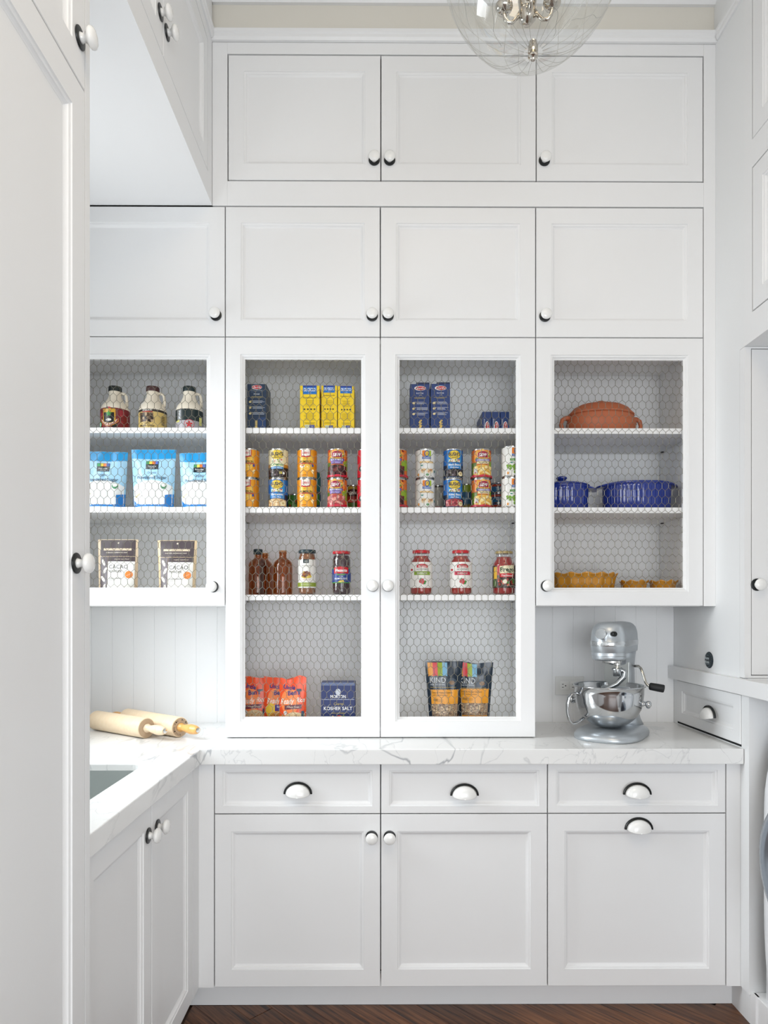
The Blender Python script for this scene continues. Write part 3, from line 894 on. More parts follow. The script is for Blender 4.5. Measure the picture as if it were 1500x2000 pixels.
def sw(P, beans, title, sub=True, yellow=False):
    h = P.h; wrap(P, '#d9702c')
    P.rect(-.06, -.025, .006, .06, '#5e7a24'); P.rect(.026, .06, .03, .07, '#8fae2e')
    P.rect(-.035, .035, h-.046, h-.006, '#ee9a3a')
    P.blobs(-.036, .036, h-.05, h-.008, ['#e9b04a', '#c4401f', '#7b8f2c', '#efc15e', '#8a2018'], 30, .004, .008, 5)
    P.rect(-.0205, .0195, h-.036, h-.017, '#f3e7c6', top=lambda t: .0075*math.sin(t*PI))
    P.rect(-.019, .018, h-.035, h-.0165, '#a3173c', top=lambda t: .0065*math.sin(t*PI))
    P.text('S&W', -.0005, h-.024, .0125, '#ffffff', .031, .35, .02)
    P.rect(-.017, .016, h-.0385, h-.0345, '#efc23c'); P.lines(0, h-.0365, .026, 1, .002, '#8a3a18')
    P.rect(-.027, .027, h-.0475, h-.039, '#54419a', top=lambda t: .001*math.sin(t*9)); P.text(title, .0, h-.0433, .0050, '#ffffff', .044, 0, .02)
    P.rect(-.022, .021, h-.058, h-.0478, '#f1e3b4' if yellow else '#6a4aa8'); P.lines(0, h-.051, .034, 2, .0035, '#6a5020' if yellow else '#e8e0f4')
    P.rect(-.037, .037, .006, .050, beans[0], top=lambda t: -.008*(2*t-1)**2)
    P.blobs(-.033, .035, .014, .043, beans, 46, .004, .0062, 12)
    P.rect(-PI*P.r, PI*P.r, .005, .0125, '#c8203c', top=lambda t: .0015*math.sin(t*40))
    if yellow: P.rect(-.034, -.020, .018, .036, '#c9c6c0'); P.ell(-.027, .021, .003, .003, '#b02a3a')
def organics(P, green=False, shift=.004):
    h = P.h; wrap(P, '#f4f3ef')
    c = shift
    P.rect(c-.0175, c-.0055, h-.030, h-.008, '#f08a2a'); P.rect(c+.0045, c+.0165, h-.030, h-.008, '#a8c832')
    P.ell(c, h-.019, .0095, .0125, '#2b55a8', 24, -.2, 3); P.ell(c, h-.019, .0062, .0092, '#f5c81e', 22, -.2, 3)
    P.rect(c-.0175, c+.0165, h-.040, h-.031, '#3f66b4'); P.text('ORGANICS', c-.0005, h-.0355, .0042, '#dfe8f8', .028, 0, .015)
    if green:
        P.rect(c-.024, c+.030, h-.0565, h-.048, '#4f9a35'); P.text('Cut Green Beans', c+.003, h-.0523, .0046, '#f2f8e8', .044)
        P.blobs(c-.02, c+.032, .014, .04, ['#7fae3a', '#5d9230', '#9cc452'], 16, .0055, .010, 3)
        P.blobs(c-.036, c-.016, .026, .044, ['#7fae3a', '#5d9230'], 5, .004, .007, 5)
    else:
        P.rect(c-.026, c+.026, h-.054, h-.048, '#f2bf55'); P.text('GARBANZO BEANS', c, h-.051, .0034, '#fff8e0', .044, 0, .02)
        for q in (-.013, .011):
            P.ell(c+q, .027, .0125, .0105, '#f3ead6', 20, k=3)
            P.blobs(c+q-.010, c+q+.010, .022, .034, ['#e8b878', '#d79a58', '#c46a48', '#f0cf9c'], 22, .0018, .003, 7+int(q*1e3))
    P.ell(c-.018, h-.062, .0045, .0045, '#2f8a7c'); P.rect(c-.0225, c-.0135, h-.062, h-.0575, '#f4f3ef')
    P.ell(c+.001, .0125, .0055, .0042, '#6c9a6a'); P.ell(c+.030, .026, .003, .005, '#2f7a74')
    P.blobs(c-.036, c-.028, .008, .016, ['#e8a04a'], 3, .002, .004, 2)
def redcan(P):
    h = P.h; wrap(P, '#cf1a2c')
    P.poly([(-.034, h-.024), (-.020, h-.010), (-.012, h-.016), (-.026, h-.032)], '#f2c53a')
    P.text('BEANS', -.0115, h*.5, .014, '#ffffff', .060, 0, .02, rot=PI/2)
    P.ell(-.026, .036, .008, .010, '#3a2420', k=3); P.ell(-.022, .038, .004, .005, '#b8b0a8')
    P.rect(-.036, -.026, .010, .016, '#9c1020')

ZS1, ZS2, ZS3 = SH
def can_stack(px, kind, labels, Y=2.531, r=.0368, h=.1115, rot=0):
    x = W(px, 960, Y).x
    for lvl, (fn, lab) in enumerate(zip(kind, labels)):
        t, P = new_can(lab, (x+(.0008 if lvl else 0), Y, ZS2+.0003+lvl*(h+.0002)), r, h, rot[lvl] if rot else 0, 'cans on the second shelf of the pantry')
        # turn the print towards the viewer's side as in the photograph
        fn(P); P.done(t)
GARB = ['#d8b078', '#e8cfa0', '#f0ddb8', '#c99a60', '#dcbc86']
BLKB = ['#221a1c', '#3a2c2e', '#57484a', '#18100f', '#8a8084']
KIDN = ['#a8323c', '#c4545a', '#7c1a28', '#d88a86']
DARK = ['#3a1418', '#5c2024', '#28090e', '#7a3a38']
CHIC = ['#e8b850', '#f3d98a', '#d79a34', '#f6e4a8']
PINK = ['#b84a48', '#d27a70', '#9c2c34', '#e0a090']
OK_ = lambda *a, **k: (lambda P: k['f'](P, *a))
B1 = lambda P: bush(P, '#eadfb4', '', ('', ''), BLKB, True)
B2 = lambda P: bush(P, '#1f63ae', '#2b86cc', ('Garbanzos', 'Chick Peas'), GARB)
B3 = lambda P: bush(P, '#1f63ae', '#2b86cc', ('Black Beans', 'Frijoles'), BLKB)
B4 = lambda P: bush(P, '#1f63ae', '#2b86cc', ('Kidney Beans', 'Dark Red'), KIDN)
can_stack(487, (pumpkin, pumpkin), ('orange pumpkin can, lower one, half hidden by the left edge of the pantry opening', 'orange pumpkin can, upper one, half hidden by the left edge of the pantry opening'), rot=(-.12, -.06))
can_stack(543.5, (B2, B1), ('bright blue can of garbanzo beans under the cream organic can', 'cream and black organic bean can on top of the blue garbanzo can'))
can_stack(599.5, (pumpkin, pumpkin), ('orange pumpkin can, lower one, fully in view left of the purple-banded cans', 'orange pumpkin can, upper one, fully in view with its whole label'))
can_stack(659, (lambda P: sw(P, PINK, 'PINTO BEANS'), lambda P: sw(P, DARK, 'BLACK BEANS')), ('purple-banded can of pinkish beans, bottom of its stack in the left opening', 'purple-banded can of dark beans, top of its stack in the left opening'), rot=(-.14, .0))
can_stack(716.5, (redcan, redcan), ('bright red can, lower one, cut off by the stile of the left pantry door', 'bright red can, upper one, cut off by the stile of the left pantry door'))
can_stack(776, (lambda P: sw(P, DARK, 'KIDNEY BEANS'),)*2, ('can with dark red beans, lower one, half hidden at left edge of right door', 'can with dark red beans, upper one, half hidden at left edge of right door'), rot=(-.35, -.35))
can_stack(830, (organics, organics), ('white can with orange and green emblem and bean bowls, lower of its stack', 'white can with orange and green emblem and bean bowls, upper of its stack'), rot=(.06, .0))
can_stack(884.5, (B4, B3), ('blue can picturing red kidney beans, under the black bean can', 'blue can picturing black beans, on top of the kidney bean can'), rot=(.10, .04))
can_stack(939.5, (lambda P: sw(P, CHIC, 'GARBANZO BEANS', yellow=True),)*2, ('can with yellow chickpeas and purple band, lower of its stack', 'can with yellow chickpeas and purple band, upper of its stack'), rot=(.16, .04))
can_stack(998.5, (lambda P: organics(P, True, .012),)*2, ('white can with green beans, lower one, by the right edge of the pantry opening', 'white can with green beans, upper one, by the right edge of the pantry opening'), Y=2.519, r=.0374, h=.1155)

def back_can(label, px, Y, r, h, z, fn, name='food_can', cat='can'):
    t = thing(name, label, cat, (W(px, 960, Y).x, Y, z+.0003))
    can_body(t, r, h)
    P = Print(cyl_map(r-.0004)); P.r, P.h = r, h
    fn(P); P.done(t)
def veg(P):
    wrap(P, '#3c7a2c'); P.blobs(-.03, .03, .012, .05, ['#5d9a3c', '#2e5c22', '#b8382c'], 24, .004, .008, 3); P.rect(-.02, .02, .010, .02, '#b83a2a')
def teal(P): wrap(P, '#1f6f74'); P.rect(-.03, .03, .02, .05, '#2f8a8c'); P.text('Coconut', 0, .035, .008, '#e8f0e8', .04, .2)
def mix(P): wrap(P, '#2c5c7c'); P.rect(-.035, .035, .035, P.h-.006, '#4c8a34'); P.blobs(-.03, .03, .03, .06, ['#6fae3c', '#2e6a2c', '#c8b84a'], 16, .004, .008, 8)
def swb(P):
    wrap(P, '#8c2418'); h = P.h
    P.rect(-.06, .06, h-.03, h-.006, '#a88a2c'); P.rect(-.022, .022, h-.045, h-.022, '#3c1410', top=lambda t: .006*math.sin(t*PI)); P.text('S&W', 0, h-.033, .012, '#f0e8d8', .03, .35, .02)
    P.rect(-.03, .03, .045, .058, '#b02c1c'); P.text('Chili', 0, .0515, .007, '#f4e8d0', .03, .2); P.rect(-.06, .06, .018, .042, '#4c6a22'); P.blobs(-.03, .03, .008, .022, ['#b8301c', '#d8603c'], 16, .004, .007, 6)
def olive(P):
    wrap(P, '#8aa22c'); P.rect(-.06, .06, .03, .085, '#2c5a78'); P.ell(0, .02, .03, .018, '#8a7a2a', k=4); P.text('Beans', 0, .06, .010, '#9cc0d4', .045, .2)
def pale(P):
    wrap(P, '#b9b8b0'); P.rect(-.06, .06, P.h-.009, P.h-.005, '#3a3c3a'); P.rect(-.012, .012, .012, .030, '#b02430')
def tuna(P):
    wrap(P, '#2c6288', .003, P.h-.003); P.rect(-.04, .04, P.h*.62, P.h*.85, '#a8402c'); P.text('TUNA', .0, P.h*.42, .010, '#e6ecf0', .036, .1, .02); P.ell(.012, P.h*.2, .010, .004, '#d8dde2')
back_can('small green vegetable can standing low behind, left of the middle pumpkin cans', 576, 2.68, .0335, .079, ZS2, veg)
back_can('blue and green can at the back, lower one, peeking out behind the pumpkin cans', 610, 2.67, .034, .083, ZS2, mix)
back_can('teal can at the back, upper one, peeking out behind the pumpkin cans', 610, 2.67, .034, .0835, ZS2+.0832, teal)
back_can('dark red and olive can at the back beside the bright red cans', 690, 2.67, .036, .113, ZS2, swb)
back_can('pale grey can with a dark rim at the back between white and blue cans', 855, 2.69, .037, .116, ZS2, pale)
back_can('olive and blue can at the back between the blue and the chickpea cans', 911, 2.67, .036, .118, ZS2, olive)
for q, lab in enumerate(('flat blue tuna can, bottom one of three stacked at the back', 'flat blue tuna can, middle one of three stacked at the back', 'flat blue tuna can, top one of three stacked at the back')):
    back_can(lab, 974, 2.67, .0425, .0405, ZS2+q*.0407, tuna, 'tuna_can')

# ---------------------------------------------------------------- boxes
def carton(label, px0, px1, ytop, Yf, depth, zb, color, art, group=None, side=None, name='pasta_box', flap=False, rotz=0):
    a, b = W(px0, ytop, Yf), W(px1, ytop, Yf)
    w = b.x-a.x; h = a.z-zb
    t = thing(name, label, 'box', ((a.x+b.x)/2, Yf, zb+.0003), rotz, group)
    g = G(); g.box(-w/2, w/2, 0, depth, 0, h-.0003)
    build('carton', g, M(color, .42), t, bevel=.0012)
    P = Print(flat_map(0.0), cell=9); P.w, P.h = w, h
    art(P); P.done(t, 'print')
    if flap:
        g = G(); g.box(-w*.18, w/2, .003, .024, h+.0002, h+.0065)
        build('flap', g, M('#1a2a50', .5), t)
    return t
def art_navy(P):
    w, h = P.w, P.h
    P.ell(.0, h-.0125, .0195, .0085, '#f2eeee', 28); P.ell(.001, h-.0122, .0175, .0070, '#c42030', 26)
    P.text('Barilla', .001, h-.0122, .0062, '#ffffff', .026, .2, .01)
    P.text('COLLEZIONE', .0, h-.0245, .0040, '#9fb0c4', .044); P.rect(-.022, .022, h-.0305, h-.030, '#8ca0b8')
    P.text('PENNE', .0, h-.0385, .0052, '#c9d4e0', .022, 0, .01); P.lines(0, h-.048, .046, 2, .0026, '#b8a868')
    for i, zz in enumerate((h-.068, h-.090, h-.112)):
        P.ell(-.0245, zz, .005, .004, '#cdbf8a'); P.rect(-.025, -.016, zz+.004, zz+.0052, '#cdbf8a'); P.lines(.008, zz+.004, .046, 3, .0034, '#c9d4e0', left=True)
    P.rect(-.0055, .0025, 0, .034, '#d9c070', top=lambda t: .002*math.sin(t*PI)); P.rect(.004, .034, 0, .045, '#24406e')
def art_rotini(P):
    w, h = P.w, P.h
    P.ell(.001, h-.0165, .0220, .0088, '#f2eeee', 28); P.ell(.003, h-.0165, .0185, .0070, '#c8222e', 26)
    P.text('Barilla', .003, h-.0165, .0062, '#ffffff', .029, .2, .01)
    P.text('ROTINI', .0, h-.0355, .0052, '#e6ecf4', .026); P.text('n.81', .002, h-.0425, .0032, '#e6ecf4', .009)
    P.lines(.0, h-.052, .050, 2, .0030, '#c8b56a')
    for i, zz in enumerate((h-.073, h-.094, h-.114)):
        P.ell(-.0235, zz, .0052, .0042, '#e2d2a0'); P.rect(-.0235, -.014, zz+.003, zz+.0044, '#e2d2a0'); P.lines(.010, zz+.004, .044, 3, .0036, '#e6ecf4', left=True)
    for q in range(6): P.ell(.0015+(.0015 if q % 2 else -.0015), .0075+q*.0052, .0055, .0034, '#e0c06a', 10, .5)
def art_yellow(P):
    w, h = P.w, P.h; k = w/.073
    P.rect(-.026*k, .026*k, h-.033*k, h-.0004, '#1b72c4', bot=lambda t: -.004*math.sin(t*PI)*k); P.rect(-.026*k, .026*k, h-.006, h-.0004, '#1a3c98')
    P.text('DE CECCO', .0, h-.016*k, .0125*k, '#f4f8ff', .044*k, 0, .02); P.text('dal 1886', .0, h-.0285*k, .0032, '#bfe0f8', .012*k)
    P.text('Farfalline n.95', .0, h-.046*k, .0045, '#6a5408', .050*k, 0, .01)
    P.lines(.0, h-.057, .038*k, 6, .0042, '#a8920a', .0010)
    for q in range(4):
        P.ell((-.0195+q*.0125)*k, h-.090, .0033*k, .0031*k, '#3a3a24', 10); P.rect((-.0222+q*.0125)*k, (-.0175+q*.0125)*k, h-.0885, h-.0868, '#3a3a24')
    P.lines(.0, h-.105, .050*k, 7, .0042, '#a8920a', .0010); P.lines(.0, h-.140, .050*k, 2, .004, '#8a760a', .0011)
    P.rect(-.018*k, .018*k, .006, .018, '#2c3a8c'); P.rect(-.018*k, -.001*k, .006, .018, '#cfd4b8'); P.lines(.009*k, .014, .014*k, 2, .004, '#c8d0e8'); P.lines(-.010*k, .014, .012*k, 2, .004, '#5a6a58')
def art_lying(P):
    w, h = P.w, P.h
    P.ell(.002, h*.40, .0088, .021, '#f0ecec', 26); P.ell(.0028, h*.40, .0068, .0175, '#c42432', 24)
    P.text('Barilla', .0028, h*.40, .0062, '#ffffff', .028, .2, .01, rot=PI/2)
    P.text('LASAGNE', -.0095, h*.50, .0040, '#dfe6f0', .040, rot=PI/2)
carton('dark navy pasta box standing alone at the left of the top pantry shelf', 483, 520, 750, 2.505, .10, ZS1, '#1d3450', art_navy)
carton('yellow pasta box with blue emblem, widest, left one of three on the top shelf', 586, 624, 753, 2.505, .12, ZS1, '#f4d01e', art_yellow, 'yellow pasta boxes')
carton('yellow pasta box with blue emblem, middle one of three on the top shelf', 627.5, 658.5, 753, 2.513, .12, ZS1, '#f4d01e', art_yellow, 'yellow pasta boxes')
carton('yellow pasta box with blue emblem, right one of three on the top shelf', 660, 692, 754, 2.513, .12, ZS1, '#f4d01e', art_yellow, 'yellow pasta boxes')
carton('tall royal blue pasta box, left one of the pair on the top shelf', 801, 839, 750, 2.505, .06, ZS1, '#1c3a76', art_rotini, 'tall blue pasta boxes', flap=True)
carton('tall royal blue pasta box, right one of the pair, its flap raised', 841, 879, 749.5, 2.505, .06, ZS1, '#1c3a76', art_rotini, 'tall blue pasta boxes', flap=True)
for a, b, lab in ((942, 959.3, 'low blue box lying on its edge, leftmost of three on the top shelf'), (960, 977, 'low blue box lying on its edge, middle of three on the top shelf'), (977.8, 994.5, 'low blue box lying on its edge, rightmost of three on the top shelf')):
    carton(lab, a, b, 804, 2.60, .15, ZS1, '#1c3a76', art_lying, 'low blue boxes')
def art_salt(P):
    w, h = P.w, P.h
    P.rect(-w/2+.001, w/2-.001, h-.012, h-.0008, '#5c6c94'); P.ell(.0, h-.036, .010, .012, '#c9ced8', 20)
    P.text('MORTON', .0, h-.0535, .0115, '#ffffff', .058, 0, .018)
    P.rect(-.062, .062, h-.0655, h-.0640, '#c9d2e8', top=lambda t: -.004*math.sin(t*PI), bot=lambda t: -.004*math.sin(t*PI))
    P.text('Coarse', .002, h-.0805, .0095, '#c9b45c', .036, .3); P.text('KOSHER SALT', .0, h-.0985, .0125, '#ffffff', .108, 0, .015)
    P.rect(-.050, .050, h-.1105, h-.110, '#8a9ac4'); P.text('NON-IODIZED', .0, h-.1165, .0044, '#c9b45c', .050, 0, .01)
    P.blobs(-.02, .022, h-.155, h-.128, ['#f0b43c', '#e87a2c', '#c8402c', '#f4d27a', '#6a8a2c'], 22, .006, .010, 3)
ZF = ZC+.002+.0163
carton('navy box of coarse kosher salt on the pantry floor', 627, 693.5, 1333, 2.53, .075, ZF, '#26356a', art_salt, name='salt_box')

# ---------------------------------------------------------------- pouches
def pouch(name, label, px, Yc, zb, wt, wb, h, T, color, art, seed=1, group=None, rotz=0, lean=.0, wavy=0.0, back=None, edge=None, crump=.0016, cat='pouch', gloss=.28):
    t = thing(name, label, cat, (W(px, 1100, Yc).x, Yc, zb+.0004), rotz, group)
    hw = lambda k: (wb+(wt-wb)*k**1.2)/2
    def bulge(s, k):
        f = (1-abs(s)**2.6)**.75
        pr = (1-.92*max(0, (k-.18)/.82)**1.1) if k > .18 else (.88+.12*k/.18)
        nz = noise.noise(Vector((s*2.2+seed*9, k*3.6, seed)))*1.0+noise.noise(Vector((s*4.5, k*7+seed*5, seed*2)))*.5
        return T/2*f*pr+crump*nz*min(1, f*1.4)
    topz = lambda s: wavy*(math.sin(s*2.6+seed)+.5*math.sin(s*5+seed*2))
    wn = (wt+wb)/2
    def mp(u, v, o):
        k = min(1, max(0, v/h)); s = max(-1, min(1, u/(wn/2)))
        return (s*hw(k), -bulge(s, k)-o+lean*k, v+topz(s)*max(0, (k-.7)/.3))
    g = G(); nu, nv = 28, 32; L = []
    for sgn in (1, -1):
        grid = []
        for j in range(nv+1):
            k = j/nv
            for i in range(nu+1):
                s = -1+2*i/nu
                x, y, z = mp(s*wn/2, k*h, 0)
                if sgn < 0: y = -(y-lean*k)*.85+lean*k
                grid.append((x, y, z))
        n = len(g.v); g.v += grid; L.append(n)
        for j in range(nv):
            for i in range(nu):
                a = n+j*(nu+1)+i; q = (a, a+1, a+nu+2, a+nu+1)
                g.f.append(q if sgn > 0 else q[::-1]); g.m.append(0)
    for i in range(nu):      # bottom gusset
        g.f.append((L[0]+i, L[1]+i, L[1]+i+1, L[0]+i+1)); g.m.append(0)
    build('bag', g, M(color, gloss, 0, .5), t, smooth=True)
    P = Print(mp, cell=.008, base=.0007, step=.00016, vflat=False); P.w, P.h = wn, h
    art(P); P.done(t, 'print')
    return t
def art_sugar(P):
    w, h = P.w, P.h
    P.rect(-w/2, w/2, h-.034, h-.001, '#1a9ad8', bot=lambda t: -.004*math.sin(t*PI))
    P.rect(-w/2+.004, w/2-.004, .012, .104, '#e9ebea', top=lambda t: -.022*(2*t-1)**2+.004)
    P.rect(-w/2, w/2, .0, .015, '#1678c2', top=lambda t: .042*max(0, (2*t-1))**6+.030*max(0, (1-2*t))**6)
    P.rect(w/2-.028, w/2, .0, .052, '#1678c2', top=lambda t: .006*t)
    P.rect(-w/2+.022, w/2-.022, .004, .008, '#cfe6f4')
    P.rect(-.024, .022, h-.078, h-.046, '#16242c')
    for q, c in enumerate(('#3aa05c', '#e8d45a', '#ee7c3c', '#4a66b4')): P.rect(-.0225+q*.011, -.012+q*.011, h-.0585, h-.047, c)
    P.text('Everyday', -.001, h-.066, .0058, '#e8eef0', .032, 0, .01); P.text('VALUE', -.001, h-.0735, .0042, '#e8eef0', .020, 0, .01)
    P.text('Organic', .0, h-.091, .0085, '#2c4c6c', .034, 0, .0); P.text('Powdered Sugar', .0, h-.1095, .0120, '#173450', .112, 0, .008)
    P.ell(.046, .086, .0105, .0105, '#3c8a5c', 22, k=3); P.ell(.046, .0895, .0085, .006, '#f0f4ee', 18, k=2); P.text('ORGANIC', .046, .083, .0030, '#f0f4ee', .015)
    P.poly([(-.068, .046), (-.045, .058), (-.044, .056), (-.066, .041)], '#e4d49c')
for px, wt_, h_, rz, lab in ((205, .172, .220, .06, 'light blue bag of powdered sugar, left one, cut off by the tall cabinet'), (300.5, .171, .2285, 0, 'light blue bag of powdered sugar, middle one, fully in view and tallest'), (393, .168, .2165, -.05, 'light blue bag of powdered sugar, right one, cut off by the door frame')):
    pouch('sugar_bag', lab, px, 2.545, ZS2, wt_, .150, h_, .072, '#a9d6ef', art_sugar, px % 17, 'bags of powdered sugar', rz, crump=.0042)
def art_cacao(P):
    w, h = P.w, P.h
    a, b = -w/2+.011, w/2-.009
    P.rect(a, b, h-.064, h-.002, '#4d4246'); P.ell(.002, h-.013, .0035, .0035, '#cfc4b4')
    P.rect(a+.012, b-.014, h-.042, h-.034, '#dcc9ae'); P.lines(0, h-.038, .06, 1, .002, '#7a6a58')
    P.text('ENERGIZE | SUPERFOOD | RAW', -.002, h-.050, .0044, '#e6dccb', .080, 0, .01)
    P.rect(a, a+.029, .004, h-.066, '#5b5054'); P.rect(a+.031, b, h-.084, h-.066, '#4d4246'); P.text('organic superfood', .018, h-.0745, .0050, '#d8ccb8', .054)
    for i, (u, v, r) in enumerate(((.013, h-.088, .4), (.020, h-.118, -.5), (.012, h-.150, .6), (.018, h-.182, -.3), (.012, h-.212, .5))): P.ell(a+u, v, .0055, .013, '#eee8de', 14, r)
    P.rect(a+.031, b, .046, h-.084, '#f0efe9')
    P.text('CACAO', a+.036, h-.104, .0145, '#2b2628', .070, 0, 0, left=True); P.text('POWDER', a+.036, h-.1215, .0092, '#3a3436', .048, 0, 0, left=True)
    P.ell(b-.019, h-.134, .0138, .0138, '#ee8a3c', 24, k=3); P.text('NON-GMO', b-.019, h-.134, .0034, '#fbe8d4', .020, rot=.5)
    P.text('SUN GROWN SUPERFOOD', a+.036, h-.148, .0036, '#2b2628', .048, 0, .015, left=True); P.lines(a+.050, h-.154, .028, 1, .002, '#8a8480')
    P.rect(a+.031, a+.072, .004, .044, '#544a4e'); P.rect(a+.075, b, .004, .044, '#3e3538')
    for q in range(4): P.ell(a+.042+q*.007, .020+.004*(q % 2), .0028, .013, '#e6ded2', 12, -.5+.3*q)
pouch('cocoa_pouch', 'brown pouch of cacao powder, left one on the bottom of its cabinet', 231, 2.535, ZL0+.0165, .153, .146, .2365, .050, '#dcc5a6', art_cacao, 3, 'pouches of cacao powder', crump=.001)
pouch('cocoa_pouch', 'brown pouch of cacao powder, right one, its waist pinched in', 346.5, 2.535, ZL0+.0165, .150, .136, .2335, .062, '#d8bf98', art_cacao, 5, 'pouches of cacao powder', crump=.0022)
def art_rice(P, bar='#6a1f3a', yellow=False):
    w, h = P.w, P.h
    P.ell(-.01, h-.09, .034, .05, '#f98a4a', 20, k=4)
    P.text("Uncle", -.012, h-.034, .0165, '#2b2f78', .044, .1, .03, rot=-.16); P.text("Ben's", .004, h-.056, .0175, '#2b2f78', .046, .1, .03, rot=.10)
    P.rect(w/2-.036, w/2-.018, h-.052, h-.044, '#1f3c54')
    P.text('Ready', -.020, h-.088, .021, '#fbeee0', .052, .35, .012, rot=.05); P.text('Rice', .030, h-.083, .018, '#fbeee0', .032, .35, .012, rot=.05)
    if yellow: P.ell(-.030, h-.125, .020, .028, '#f0c83c', 18, k=3); P.rect(-.014, .05, h-.127, h-.103, '#4a2a86'); P.text('RED BEANS', .012, h-.111, .0066, '#f4ecf8', .036, 0, .02); P.lines(.014, h-.121, .036, 1, .003, '#d8c8f0')
    else: P.rect(-.030, .034, h-.120, h-.104, bar, top=lambda t: .004*t, bot=lambda t: .004*t); P.text('Whole Grain', .002, h-.110, .0064, '#e8dcc8', .046, .1, .01); P.text('Brown', .002, h-.117, .0034, '#e8dcc8', .014)
    cols = ['#b8702c', '#d99a48', '#8a3c1c', '#e8b86a'] if yellow else ['#d9b680', '#e8cfa0', '#c89a60', '#f0dcb4']
    P.ell(.008, .034, .044, .034, cols[1], 24, k=4); P.blobs(-.036, .050, .006, .062, cols, 130, .0016, .0032, 5)
    if not yellow:
        P.poly([(-.034, h-.128), (-.027, h-.124), (-.020, h-.128), (-.022, h-.136), (-.027, h-.142), (-.032, h-.136)], '#e6e8e6'); P.text('100%', -.027, h-.131, .003, '#6a7a6a', .009)
        P.rect(w/2-.017, w/2-.007, .050, .072, '#24506c'); P.rect(-w/2+.004, -w/2+.02, .052, .056, '#c8923c'); P.rect(-w/2+.004, -w/2+.016, .044, .048, '#5a2a1a')
pouch('rice_pouch', 'orange pouch of ready rice at the left edge of the pantry floor', 495, 2.588, ZF, .112, .108, .190, .024, '#f0531f', art_rice, 2, 'orange rice pouches', .0, wavy=.0045)
pouch('rice_pouch', 'orange rice pouch with a purple and yellow band, middle one, partly covered', 545, 2.557, ZF, .116, .112, .194, .024, '#f0501d', lambda P: art_rice(P, yellow=True), 4, 'orange rice pouches', -.02, wavy=.005)
pouch('rice_pouch', 'orange pouch of ready rice in front, right one, nearest the salt box', 572, 2.524, ZF, .102, .100, .197, .024, '#f0501d', art_rice, 6, 'orange rice pouches', wavy=.006)
def art_grain(P):
    w, h = P.w, P.h
    a, b = -w/2+.012, w/2-.010
    for q, c in enumerate(('#f0a02c', '#dc3038', '#a0b428', '#7cb4d4')): P.rect(a-.004+q*.0165, a+.0125+q*.0165, h-.056, h-.004, c, bot=lambda t: .003*math.sin(t*PI))
    P.text('KIND', a+.028, h-.070, .021, '#dde2e6', .056, 0, .0); P.text('HEALTHY GRAINS', a+.027, h-.0865, .0058, '#c9d0d6', .052, 0, .01)
    P.rect(a, b-.01, h-.0975, h-.0965, '#c8ac58')
    P.ell(b-.028, h-.078, .020, .016, '#3c4a58', 18, k=3); P.ell(b-.026, h-.080, .010, .008, '#8a6a4c', 14)
    P.rect(a, b, .098, .152, '#eda024'); P.text('Oats & Honey Clusters', a+.042, .141, .0066, '#3a2a10', .078, 0, .005); P.text('with toasted coconut', a+.034, .132, .0050, '#4a3610', .056)
    P.lines(a+.03, .114, .05, 2, .005, '#8a6014'); P.rect(a+.008, a+.024, .110, .118, '#a8741c')
    P.rect(a, b, .052, .098, '#a58c74')
    P.blobs(a+.002, b-.002, .055, .096, ['#cdb08a', '#8a6e58', '#e0c8a4', '#6e5648', '#b39478'], 170, .0022, .0042, 5)
    P.rect(a, b, .012, .052, '#eda024')
pouch('granola_pouch', 'dark granola pouch with an orange panel, left one, overlapping its twin', 867, 2.53, ZF, .146, .108, .2575, .052, '#1c2c3c', art_grain, 3, 'granola pouches', .05, crump=.003, gloss=.16)
pouch('granola_pouch', 'dark granola pouch with an orange panel, right one, half behind its twin', 926, 2.555, ZF, .146, .112, .252, .050, '#1c2c3c', art_grain, 7, 'granola pouches', -.10, wavy=-.003, crump=.003, gloss=.16)

# ---------------------------------------------------------------- jars and bottles on the third shelf
def jar(name, label, px, r, h, body, glass_prof, fill, fill_prof, lidc, lid_r, lid_h, art=None, cat='jar', Y=2.535, zl=None, group=None):
    t = thing(name, label, cat, (W(px, 1120, Y).x, Y, ZS3+.0003), 0, group)
    g = G(); g.lathe(glass_prof, 36, cap1=False); build('glass', g, body, t, smooth=True)
    if fill:
        g = G(); g.lathe(fill_prof, 32); build('contents', g, fill, t, smooth=True, auto=.9)
    if lidc:
        g = G(); n = 40
        zt = h-lid_h
        R = []
        for rr, z in ((lid_r-.003, zt), (lid_r, zt+.0006), (lid_r, h-.0016), (lid_r-.0016, h), (lid_r-.006, h), (lid_r-.008, h-.001), (.001, h-.001)):
            R.append([((rr+(.0003 if j % 2 and rr == lid_r else 0))*math.cos(2*PI*j/n), (rr+(.0003 if j % 2 and rr == lid_r else 0))*math.sin(2*PI*j/n), z) for j in range(n)])
        g.rings(R); build('lid', g, M(lidc, .3), t, smooth=True, auto=.7)
    if art:
        P = Print(cyl_map(r)); P.r, P.h = r, h; art(P); P.done(t)
    return t
